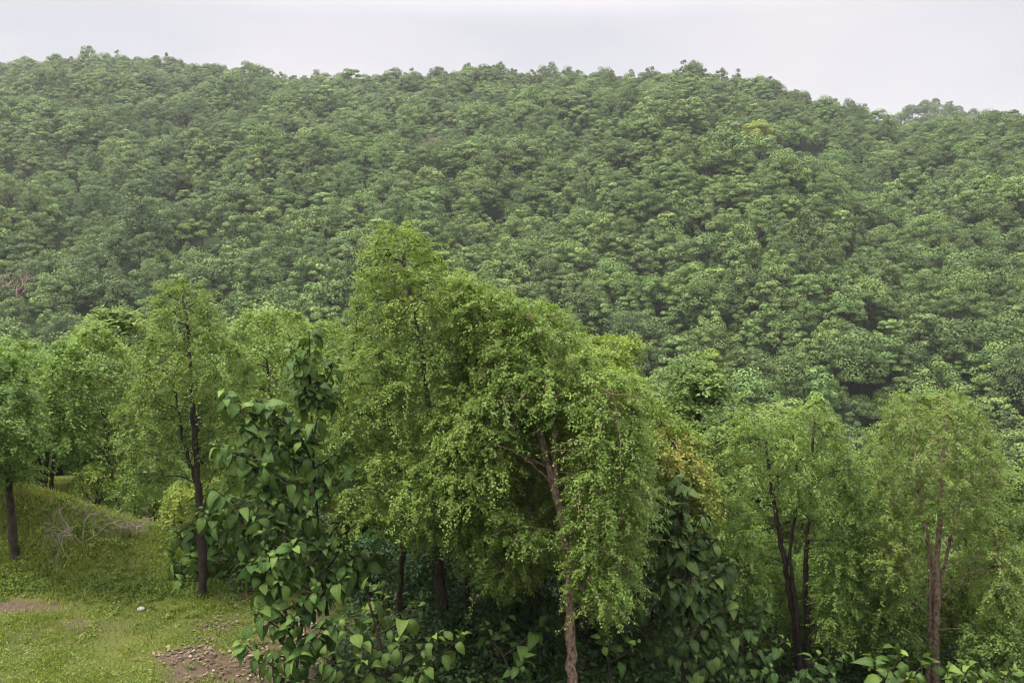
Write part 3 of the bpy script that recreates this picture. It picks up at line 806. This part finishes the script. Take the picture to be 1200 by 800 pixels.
# ------------------------------------------------------------------ big leaved saplings
def big_leaf(b, uvs, base, d, up, ln, wd, g, curl, young=0.0):
    """one broad leaf: base, direction, face normal; folded along its rib and arching down"""
    d = d / np.linalg.norm(d); side = np.cross(d, up); side /= np.linalg.norm(side) + 1e-9; up = np.cross(side, d)
    K = 6
    t = np.linspace(0, 1, K)
    prof = np.array([.10, .66, .98, 1.0, .70, .02]) * wd * .5
    fold = .45 * g.uniform(.3, 1.5)
    V = []; U = []
    for k in range(K):
        c = base + d * ln * (t[k] - .16 * curl * t[k] ** 2) + up * (ln * (.10 * math.sin(t[k] * 3.0) - curl * .42 * t[k] ** 2))
        wv = .045 * ln * math.sin(k * 2.3 + g.uniform(0, 6))
        for sgn in (-1, -.5, 0, .5, 1):
            V.append(c + side * prof[k] * sgn + up * (abs(sgn) * prof[k] * fold + wv * abs(sgn) - prof[k] * .25 * sgn * sgn)); U.append((sgn, t[k]))
    q = [(k * 5 + j, k * 5 + j + 1, k * 5 + j + 6, k * 5 + j + 5) for k in range(K - 1) for j in range(4)]
    b.add(np.array(V), np.array(q), float(np.clip(g.normal(.42, .26) + young, 0, 1))); uvs.extend(U)

def sapling(name, label, base, tips, seed, leaf=.36, tone=0.0, group=None, mat=None, fill=1.15, cat='sapling'):
    leaf = leaf * .90
    g = np.random.default_rng(seed)
    tb, lb, uvs = Buf(), Buf(), []
    b0 = np.array(base, float); b0[2] = float(height(b0[0], b0[1]))
    pts = [at(*p) for p in tips]
    cz = max(p[2] for p in pts)
    cen = np.mean(pts, axis=0)
    main = bez(b0 - np.array((0, 0, .15)), (b0 + cen) / 2 + np.array((0, 0, .2)), pts[0] - np.array((0, 0, .18)), 14)
    tb.tube(main, np.linspace(.045, .005, 14), 7)
    for tip in pts:
        k = int(np.argmin(np.abs(main[:, 2] - (tip[2] - .7 * np.hypot(*(main[7, :2] - tip[:2])) - .1))))
        k = min(k, 11)
        a = main[k]; dist = np.linalg.norm(tip - a)
        br = bez(a, a * .5 + tip * .5 + np.array((0, 0, -.1 * dist)), tip, 9)
        tb.tube(br, np.linspace(.018, .007, 9), 5)
        npair = max(4, int(min(dist, 1.4) / .10 * fill))
        for j in range(npair):
            f = 1 - (j / npair) ** 1.35 * min(1.0, 1.1 / max(dist, .3))
            q = f * 8; i0 = min(int(q), 7); p = br[i0] + (br[i0 + 1] - br[i0]) * (q - i0)
            ax = br[i0 + 1] - br[i0]; ax /= np.linalg.norm(ax)
            phi = j * math.pi / 2 + g.normal(0, .5)
            s1 = np.cross(ax, (0.3, 0.2, 1.)); s1 /= np.linalg.norm(s1) + 1e-9; s2 = np.cross(ax, s1)
            for sg in (0, math.pi):
                if g.random() < .08: continue
                lat = math.cos(phi + sg) * s1 + math.sin(phi + sg) * s2
                small = .55 if j == 0 else (.85 if j == 1 else 1.0)
                d = lat * 1.0 + ax * (.7 if j < 2 else .35) + np.array((0, 0, (.4 if j < 1 else .1 if j < 2 else -.32))) + g.normal(0, .30, 3)
                d = d / np.linalg.norm(d)
                up = np.array((0, 0, 1.)) + lat * .25 + g.normal(0, .36, 3)
                up = up - d * np.dot(up, d)
                if np.linalg.norm(up) < .2: up = np.cross(d, (1, 0, 0))
                up /= np.linalg.norm(up)
                ln = leaf * small * (g.uniform(.4, .75) if g.random() < .3 else g.uniform(.75, 1.25))
                pe = p + d * .04
                big_leaf(lb, uvs, pe, d, up, ln, ln * g.uniform(.48, .70), g, g.uniform(.8, 2.5), .4 if j == 0 else .15 if j == 1 else 0.0)
    t = thing(name, b0, label, cat, group)
    tb.build('stem', M_bark_dark, t, b0, smooth=True)
    V = np.concatenate(lb.v) - b0
    link('foliage', mesh('foliage', V, [np.concatenate(lb.q)], mat or M_teak, np.concatenate(lb.t), uv=np.array(uvs), smooth=True), t)
    return t

# ---
sapling('big_leaved_sapling', 'tall big-leaved sapling rising against the pale bushes left of the centre tree', at(395, 800, 11.6),
        [(362, 388, 11.4), (392, 425, 11.5), (345, 410, 11.3), (375, 450, 11.3), (262, 462, 11.2), (300, 468, 11.3), (285, 500, 11.2), (330, 520, 11.3), (372, 490, 11.2), (405, 520, 11.6), (250, 572, 11.1),
         (292, 560, 11.3), (325, 585, 11.2), (300, 605, 11.1), (345, 560, 11.4), (385, 560, 11.4), (410, 590, 11.7), (350, 440, 11.5), (320, 490, 11.5), (355, 515, 11.2), (275, 530, 11.3), (310, 545, 11.0), (390, 460, 11.7), (270, 600, 11.2), (360, 600, 11.1), (418, 545, 11.5), (430, 600, 11.4), (400, 640, 11.3), (440, 650, 11.6), (238, 600, 11.3), (255, 520, 11.2)], 51, leaf=.24, fill=2.2)
sapling('big_leaved_sapling', 'low spreading big-leaved sapling over the leaf litter below the tall one', at(350, 800, 11.0),
        [(310, 625, 11.0), (345, 640, 10.9), (385, 640, 11.2), (290, 660, 11.0), (330, 680, 10.8), (370, 690, 10.9), (300, 715, 10.9), (345, 725, 10.7), (285, 752, 11.0), (320, 765, 10.7), (400, 680, 11.1),
         (390, 730, 10.9), (420, 650, 11.4), (350, 770, 10.6), (305, 685, 11.2), (355, 660, 11.2), (325, 650, 10.8), (375, 740, 10.7)], 52, leaf=.25, fill=2.1)
sapling('big_leaved_sapling', 'bright-tipped big-leaved sapling at the bottom edge left of the dark gap', at(450, 830, 10.8),
        [(430, 690, 10.8), (405, 735, 10.5), (490, 712, 10.7), (512, 745, 10.6), (470, 750, 10.4), (540, 745, 10.7), (425, 775, 10.3), (380, 770, 10.4), (450, 700, 11.2), (500, 780, 10.3), (460, 660, 11.6)], 53, leaf=.26, fill=1.1)
sapling('big_leaved_sapling', 'big-leaved sapling left of the foot of the leaning brown trunk', at(600, 830, 11.2),
        [(570, 735, 11.2), (600, 705, 11.4), (635, 730, 11.2), (615, 775, 10.7)], 54, leaf=.28, fill=.8)
sapling('big_leaved_sapling', 'big-leaved sapling right of the foot of the leaning brown trunk', at(712, 830, 11.3),
        [(705, 745, 11.2), (725, 720, 11.4), (745, 755, 11.1), (755, 700, 11.6)], 55, leaf=.26, fill=.8)
sapling('big_leaved_sapling', 'tall shade-tinted big-leaved sapling crowding the right flank of the thicket', at(800, 830, 11.3),
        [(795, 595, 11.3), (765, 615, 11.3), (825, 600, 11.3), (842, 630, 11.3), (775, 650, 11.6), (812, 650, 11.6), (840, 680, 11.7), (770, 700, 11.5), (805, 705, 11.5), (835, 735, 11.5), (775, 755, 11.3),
         (815, 770, 11.2), (848, 780, 11.3), (855, 660, 11.5), (860, 700, 11.5), (790, 625, 11.2), (820, 680, 11.2), (790, 730, 11.1), (845, 760, 11.2), (785, 680, 11.1), (825, 630, 11.5), (862, 745, 11.4), (800, 560, 11.6), (780, 575, 11.6), (755, 590, 11.6)], 56, leaf=.24, fill=2.4, mat=M_teak_shade)
sapling('big_leaved_bush', 'rounded big-leaved bush behind the foot of the slender dark trunk', at(255, 690, 15.0),
        [(205, 622, 14.7), (228, 615, 14.8), (255, 600, 15.1), (285, 592, 15.2), (200, 655, 14.6), (222, 650, 14.3), (262, 640, 14.8), (288, 640, 14.9), (215, 680, 14.3), (270, 670, 14.6), (290, 665, 14.9), (245, 575, 15.2)], 57, leaf=.30, fill=1.5, cat='bush')
sapling('big_leaved_bush', 'pale low big-leaved plant at the bottom edge below the right trees', at(1055, 830, 11.8),
        [(1025, 775, 11.8), (1055, 765, 11.9), (1085, 775, 11.9), (1040, 790, 11.5), (1070, 792, 11.5)], 58, leaf=.34, cat='bush')
sapling('big_leaved_bush', 'small big-leaved plant in the bottom right corner', at(1130, 830, 11.8),
        [(1110, 785, 11.8), (1135, 782, 11.8), (1160, 795, 11.7), (1185, 788, 12.0)], 59, leaf=.32, cat='bush')
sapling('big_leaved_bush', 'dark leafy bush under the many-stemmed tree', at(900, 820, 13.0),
        [(870, 720, 13.2), (900, 700, 13.3), (880, 760, 12.9), (920, 750, 13.0), (860, 790, 12.6), (905, 785, 12.6), (850, 745, 13.2), (960, 770, 13.0), (990, 760, 13.2), (975, 790, 12.7)], 60, leaf=.24, fill=1.6, mat=M_teak_shade, cat='bush')

# ------------------------------------------------------------------ shrubs behind the lawn
def shrub(label, poly, y0, seed, leafm, leaf=.06, tone=.5, base=None, name='shrub', spacing=.42, thick=.7, rmax=.4, ntwig=16, nleaf=26):
    P = np.array(poly, float); u = P[:, 0].mean(); v = P[:, 1].max()
    bu, bv = base or (u, v)
    cu, cv = P.mean(0)
    return fine_tree(name, label, [([(bu, bv, y0), ((bu + cu) / 2, (bv + cv) / 2, y0), (cu, cv, y0)], .03, .012), ([(bu + 2, bv, y0), (bu + 12, (bv + cv) / 2, y0), (bu + 22, cv, y0)], .025, .01),
                     ([(bu - 2, bv, y0), (bu - 12, (bv + cv) / 2, y0), (bu - 20, cv, y0)], .025, .01)],
                     [(poly, y0)], seed, M_bark_dark, leafm, leaf=leaf, spacing=spacing, thick=thick, rmax=rmax, tone=tone, ntwig=ntwig, nleaf=nleaf, cat='shrub', limb=.018)
shrub('yellow-green shrub behind the slender dark trunk', [(190, 600), (200, 565), (228, 560), (235, 600), (222, 628), (198, 628)], 16.6, 71, M_feather_y, tone=.7)
shrub('olive shrub with many brown stems right of the mound', [(128, 575), (150, 550), (180, 555), (186, 590), (172, 610), (140, 606)], 17.6, 72, M_feather, base=(155, 628), tone=.45)
shrub('tall dark green shrub between the mound and the slender tree', [(165, 540), (195, 520), (225, 540), (228, 600), (200, 620), (178, 600)], 18.4, 73, M_feather_b, base=(188, 628), tone=.4)
shrub('brownish green bush on the crest of the mound', [(80, 560), (100, 540), (135, 545), (150, 565), (130, 580), (95, 580)], 18.6, 74, M_feather_y, base=(112, 592), tone=.3)
shrub('feathery green bush behind the left edge tree', [(-10, 590), (0, 555), (25, 550), (30, 590), (14, 625), (-10, 620)], 17.4, 75, M_feather_b, base=(2, 632))
shrub('fresh green shrub right of the slender tree', [(240, 560), (270, 545), (290, 570), (285, 600), (255, 600)], 16.8, 76, M_feather, base=(262, 640), tone=.55)
shrub('dense small-leaved shrub under the feathery right trees', [(1000, 700), (1040, 680), (1085, 700), (1090, 760), (1050, 780), (1005, 770)], 14.8, 77, M_feather_b, base=(1045, 815), tone=.5, thick=.9)
shrub('dense small-leaved shrub in the lower right corner', [(1120, 740), (1160, 720), (1210, 730), (1215, 800), (1130, 800)], 13.6, 78, M_feather_b, base=(1165, 825), tone=.55, thick=.9)
shrub('dense small-leaved shrub below the golden tree', [(838, 650), (862, 635), (890, 660), (900, 720), (870, 750), (842, 730)], 14.6, 79, M_feather_b, base=(865, 790), tone=.4, thick=.8)

for k, (poly, y0, base, lab) in enumerate((
        ([(845, 640), (880, 610), (930, 640), (945, 720), (920, 780), (860, 780)], 16.2, (895, 800), 'feathery green shrub filling the gap left of the dark slanting stems'),
        ([(930, 660), (970, 620), (1010, 650), (1015, 740), (980, 790), (935, 770)], 16.6, (972, 800), 'feathery green shrub right of the dark slanting stems'),
        ([(1030, 650), (1075, 620), (1120, 650), (1125, 740), (1080, 780), (1035, 760)], 16.4, (1078, 800), 'feathery green shrub behind the reddish-brown stems'),
        ([(1120, 650), (1165, 620), (1215, 650), (1220, 750), (1170, 790), (1125, 760)], 16.0, (1170, 800), 'feathery green shrub right of the reddish-brown stems'))):
    shrub(lab, poly, y0, 120 + k, M_feather, leaf=.06, tone=.5, base=base, name='feathery_shrub', spacing=.48, thick=.9, rmax=.48, ntwig=18, nleaf=34)
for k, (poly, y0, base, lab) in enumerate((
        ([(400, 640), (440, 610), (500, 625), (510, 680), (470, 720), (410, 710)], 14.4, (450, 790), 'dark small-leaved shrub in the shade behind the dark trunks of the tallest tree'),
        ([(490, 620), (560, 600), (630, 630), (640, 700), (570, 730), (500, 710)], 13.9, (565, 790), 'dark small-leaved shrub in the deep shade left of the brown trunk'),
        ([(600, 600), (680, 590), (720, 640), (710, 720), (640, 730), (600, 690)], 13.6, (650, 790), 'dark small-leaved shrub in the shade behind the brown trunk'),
        ([(690, 620), (740, 590), (800, 620), (810, 720), (750, 770), (690, 740)], 13.4, (750, 800), 'dark small-leaved shrub behind the shade-tinted big-leaved sapling on the right'),
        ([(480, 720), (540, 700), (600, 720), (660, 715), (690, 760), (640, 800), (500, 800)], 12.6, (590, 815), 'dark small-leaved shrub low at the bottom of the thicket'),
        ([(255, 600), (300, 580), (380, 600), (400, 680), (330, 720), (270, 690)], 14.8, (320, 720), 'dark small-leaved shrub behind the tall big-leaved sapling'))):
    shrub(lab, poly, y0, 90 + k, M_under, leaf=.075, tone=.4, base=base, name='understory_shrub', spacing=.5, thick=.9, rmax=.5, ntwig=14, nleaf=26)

def twiggy(label, px, pv, seed, spread, h, name='dead_shrub'):
    g = np.random.default_rng(seed); b = Buf()
    p0 = ground_at(px, pv)
    def grow(p, d, ln, r, lev):
        pts = [p]
        for k in range(5):
            d = unit(d + g.normal(0, .2, 3) + np.array((0, 0, -.03 * lev))); p = p + d * ln / 5; pts.append(p)
        b.tube(pts, np.linspace(r, r * .5, 6), 4 if lev < 2 else 3)
        if lev < 5:
            for k in range(3):
                q = pts[2 + k]; grow(np.array(q), unit(d + g.normal(0, .55, 3)), ln * g.uniform(.5, .75), r * .55, lev + 1)
    for k in range(4):
        grow(p0 - np.array((0, 0, .05)), unit(np.array((-.3 + g.normal(0, spread), g.normal(0, .35), .8))), h, .013, 0)
    t = thing(name, p0, label, 'shrub')
    b.build('branches', M_dead, t, p0)
twiggy('leafless grey-brown twiggy shrub on the slope of the mound', 97, 637, 81, .55, .74)
twiggy('reddish bare-stemmed bush in front of the olive shrub', 158, 628, 82, .25, .36)

# ------------------------------------------------------------------ trees down the near slope, behind the foreground
MV = []
for k in range(4):
    g = np.random.default_rng(500 + k); tb, cb = Buf(), Buf()
    tb.tube(np.array([(0, 0, -.4), (.05, 0, 1.5), (.1, .1, 3.2), (0, .1, 5.4)]), [.11, .09, .07, .02], 7)
    tb.tube(np.array([(.05, 0, 1.2), (.4, .1, 2.6), (.9, .2, 4.0)]), [.06, .045, .02], 5)
    for j in range(52):
        th = g.uniform(0, 6.283); q = g.uniform(0, 1); z = 1.7 + 4.3 * q
        rr = (1.75 * math.sin(math.pi * min(1, .22 + .78 * q) ** .9) + .25) * g.uniform(.35, 1.0)
        c = np.array((rr * math.cos(th), rr * math.sin(th), z))
        a = np.array((.07, .05, max(1.0, z - .6 * rr - .2)))
        tb.tube(bez(a, (a + c) / 2 + np.array((0, 0, .15)), c, 6), np.linspace(.03, .008, 6), 4)
        clump_leaves(tb, cb, c, g.uniform(.42, .66), g, 16, 22, .10, .5, .5, .006)
    MV.append((tb.build('trunk', M_bark_dark, False), cb.build('crown', (M_feather, M_feather_b, M_feather, M_feather_b)[k], False)))
mp_ = {}
def slope_tree(px, y, vi, s_, label, group):
    x = (px - 600) / F * y * 1.0
    if vi not in mp_:
        t = thing('slope_tree', (0, 0, 0), label, 'tree', group)
        mp_[vi] = (t, link('trunk', MV[vi][0], t), link('crown', MV[vi][1], t))
    else:
        p = mp_[vi]; t = p[0].copy(); C.objects.link(t); t['label'] = label; t['group'] = group
        for q in p[1:]:
            c = q.copy(); C.objects.link(c); c.parent = t
    t.location = (x, y, float(height(x, y))); t.rotation_euler = (0, 0, random.uniform(0, 6.28)); t.scale = (s_ * 1.25, s_ * 1.25, s_ * random.uniform(.70, .9))
k = 0
for y in (24.5, 28.5, 33, 39, 46, 54):
    step = 2.9 + (y - 24) * .03
    for x in np.arange(-.72 * y, -.10 * y, step):
        xx = x + random.uniform(-.7, .7); yy = y + random.uniform(-1.2, 1.2)
        slope_tree(600 + F * xx / yy, yy, k % 4, random.uniform(.85, 1.1), 'soft green tree in the band behind the trees of the lawn', 'trees down the left slope'); k += 1
for y in (20, 24.5, 30, 37, 45, 53):
    step = 2.9 + (y - 20) * .04
    for x in np.arange(.20 * y, .72 * y, step):
        xx = x + random.uniform(-.7, .7); yy = y + random.uniform(-1.0, 1.0)
        slope_tree(600 + F * xx / yy, yy, k % 4, random.uniform(.85, 1.05), 'soft green tree in the band behind the right-hand stems', 'trees down the right slope'); k += 1

# ------------------------------------------------------------------ grass, undergrowth, litter, stone
def scatter(n, x0, x1, y0, y1, g):
    return g.uniform(x0, x1, n), g.uniform(y0, y1, n)

def grass():
    g = np.random.default_rng(91); b = Buf()
    x, y = scatter(210000, -17, -1.0, 9.6, 21.5, g)
    s = soil(x, y)
    z = height(x, y)
    pu, pv = project(np.stack([x, y, z], -1))
    ok = (pu > -60) & (pu < 460) & (g.random(len(x)) < np.clip(1.1 - s * 1.5, .05, 1)) & (x < -1.5)
    x, y, z = x[ok], y[ok], z[ok]; n = len(x)
    mound = np.exp(-(((x + 11.0) / 4.2) ** 2) - ((y - 15.6) / 1.6) ** 2)
    h = g.uniform(.035, .085, n) * (1 + 1.8 * mound + 1.0 * (vnoise(x, y, 1.1, 12) > .6))
    P = np.stack([x, y, z - .01], -1)
    d = unit(np.stack([g.normal(0, .55, n), g.normal(0, .55, n), np.ones(n)], -1))
    B = unit(np.stack([g.normal(0, 1, n), g.normal(0, 1, n), np.zeros(n)], -1))
    tint = np.clip(.08 + .70 * vnoise(x, y, .6, 8) + .30 * vnoise(x, y, 3.0, 6) + g.normal(0, .12, n) - .10 - .22 * mound * (z < 1.15) + .25 * mound * (z > 1.2) + .22 * np.exp(-((y - 13.6) / .45) ** 2) * (x < -3.5), 0, 1)
    b.leaves(P, d, B, h, g.uniform(.010, .020, n), tint)
    # little round leaves of the ground cover
    x, y = scatter(90000, -17, -1.0, 9.6, 21.5, g)
    keep = (vnoise(x, y, .8, 21) + .25 * vnoise(x, y, 4, 22) + .35 * np.exp(-(((x + 11.0) / 4.2) ** 2) - ((y - 15.6) / 1.6) ** 2) > .62) & (g.random(len(x)) < np.clip(1.1 - soil(x, y) * 1.5, .03, 1))
    x, y = x[keep], y[keep]; n = len(x); z = height(x, y) + g.uniform(.01, .09, n)
    A = unit(np.stack([g.normal(0, 1, n), g.normal(0, 1, n), g.normal(.1, .3, n)], -1)); nr = unit(np.stack([g.normal(0, .4, n), g.normal(-.2, .4, n), np.ones(n)], -1))
    b.leaves(np.stack([x, y, z], -1), A, unit(np.cross(nr, A)), g.uniform(.025, .055, n), g.uniform(.018, .035, n), np.clip(g.normal(.38, .16, n), 0, 1))
    # taller weeds along the foot of the bank, where nobody mows
    x, y = g.uniform(-15, -5, 900), 14.25 + g.normal(0, .22, 900)
    for px_, py_ in zip(x, y):
        m_ = 26; r = g.uniform(.05, .16)
        d = unit(g.normal(0, 1, (m_, 3)) + np.array((0, 0, .9)))
        P = np.array((px_, py_, float(height(px_, py_)))) + d * np.array((r, r, r * 1.2)) * g.uniform(.2, 1, (m_, 1))
        nr = unit(d + np.array((0, -.2, .5)) + g.normal(0, .4, (m_, 3))); A = unit(np.cross(nr, g.normal(0, 1, (m_, 3))) + np.array((0, 0, .5)))
        b.leaves(P, A, unit(np.cross(nr, A)), g.uniform(.04, .10, m_), g.uniform(.010, .03, m_), np.clip(g.normal(.22, .12, m_), 0, 1))
    # tufts and low weeds, thick on the mound and along the lawn's far edge
    x, y = scatter(7000, -17, -2.5, 9.8, 20.5, g)
    md = np.exp(-(((x + 10.5) / 4.5) ** 2) - ((y - 15.5) / 1.5) ** 2)
    keep = g.random(len(x)) < np.clip(md * .9 + .25 * (vnoise(x, y, .7, 31) > .45) - soil(x, y), .015, 1)
    for px_, py_, q in zip(x[keep], y[keep], md[keep]):
        m_ = int(g.integers(25, 60)); r = g.uniform(.05, .17) * (1 + .7 * q)
        d = unit(g.normal(0, 1, (m_, 3)) + np.array((0, 0, .7)))
        P = np.array((px_, py_, float(height(px_, py_)))) + d * np.array((r, r, r * .8)) * g.uniform(.2, 1, (m_, 1))
        nr = unit(d + np.array((0, 0, .5)) + g.normal(0, .4, (m_, 3))); A = unit(np.cross(nr, g.normal(0, 1, (m_, 3))) + np.array((0, 0, .3)))
        b.leaves(P, A, unit(np.cross(nr, A)), g.uniform(.03, .08, m_), g.uniform(.012, .035, m_), np.clip(g.normal(.42, .2) + g.normal(0, .12, m_), 0, 1))
    tag(b.build('grass', M_grass), 'short green and yellowish grass with ground cover on the terrace and mound', 'grass', kind='stuff')
grass()

def undergrowth():
    g = np.random.default_rng(92); b = Buf()
    n0 = 9000
    x, y = scatter(n0, -4.5, 15, 9.5, 23, g)
    keep = (x > -3.0 - .12 * (y - 10) * 0) & ((x > -2.4) | (y < 17))
    x, y = x[keep], y[keep]; z = height(x, y)
    for k in range(len(x)):
        m_ = 22
        r = g.uniform(.15, .55)
        d = unit(g.normal(0, 1, (m_, 3)) + np.array((0, 0, .6)))
        P = np.array((x[k], y[k], z[k])) + d * np.array((r, r, r * 1.3)) * g.uniform(.3, 1, (m_, 1))
        nr = unit(d + np.array((0, 0, .7)) + g.normal(0, .4, (m_, 3))); A = unit(np.cross(nr, g.normal(0, 1, (m_, 3))))
        b.leaves(P, A, unit(np.cross(nr, A)), g.uniform(.05, .13, m_), g.uniform(.03, .08, m_), np.clip(g.normal(.4, .2, m_), 0, 1))
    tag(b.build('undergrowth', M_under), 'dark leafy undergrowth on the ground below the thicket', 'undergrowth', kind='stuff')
undergrowth()

def litter():
    g = np.random.default_rng(93); b = Buf()
    n = 20000
    x, y = scatter(n, -7.5, -1.6, 9.8, 15, g)
    s = soil(x, y); gx_ = x + y * 0
    keep = (g.random(n) < np.clip((s - .22) * .9, 0, .5)) & (x > -6) & (vnoise(x, y, 3.5, 41) > .35)
    x, y = x[keep], y[keep]; n = len(x); z = height(x, y) + g.uniform(.015, .045, n)
    nr = unit(np.stack([g.normal(0, .25, n), g.normal(0, .25, n), np.ones(n)], -1)); A = unit(np.cross(nr, g.normal(0, 1, (n, 3))))
    ln = g.uniform(.02, .095, n)
    b.leaves(np.stack([x, y, z], -1), A, unit(np.cross(nr, A)), ln, ln * g.uniform(.45, .75, n), np.clip(g.normal(.5, .28, n), 0, 1))
    tag(b.build('leaf_litter', M_dry), 'dry brown fallen leaves on bare soil at the edge of the lawn', 'leaf litter', kind='stuff')
litter()

def stone():
    import bmesh
    bm = bmesh.new(); bmesh.ops.create_icosphere(bm, subdivisions=3, radius=.065)
    g = np.random.default_rng(94)
    for v in bm.verts:
        c = v.co; k = 1 + .22 * math.sin(c.x * 31 + 1) * math.sin(c.y * 27 + 2) + .15 * math.sin(c.z * 40) + g.normal(0, .02)
        v.co = (c.x * k * 1.1, c.y * k * .8, c.z * k * .75)
    me = bpy.data.meshes.new('stone'); bm.to_mesh(me); bm.free()
    me.materials.append(barkmat('pale_stone', (.13, .11, .085), (.36, .33, .28), 20))
    o = link('stone', me); p = ground_at(165, 716); o.location = p + np.array((0, 0, .02))
    tag(o, 'small pale stone lying alone on the lawn', 'stone')
stone()

# ------------------------------------------------------------------ haze over the valley
def haze():
    me = mesh('haze', np.array([(x, y, z) for z in (-60, 95) for y in (-62, 905) for x in (-905, 905)], float),
              [np.array([(0, 2, 3, 1), (4, 5, 7, 6), (0, 1, 5, 4), (2, 6, 7, 3), (0, 4, 6, 2), (1, 3, 7, 5)])], [], None)
    o = link('haze', me)
    m = bpy.data.materials.new('haze'); m.use_nodes = True; n = m.node_tree.nodes; n.clear()
    out = n.new('ShaderNodeOutputMaterial'); v = n.new('ShaderNodeVolumePrincipled')
    v.inputs['Color'].default_value = (.95, .97, .98, 1); v.inputs['Density'].default_value = HAZE
    v.inputs['Anisotropy'].default_value = 0.2
    m.node_tree.links.new(v.outputs[0], out.inputs['Volume'])
    me.materials.append(m)
    tag(o, 'pale haze hanging over the valley and the far ridge', 'haze', kind='stuff')
HAZE = 0.00020
haze()
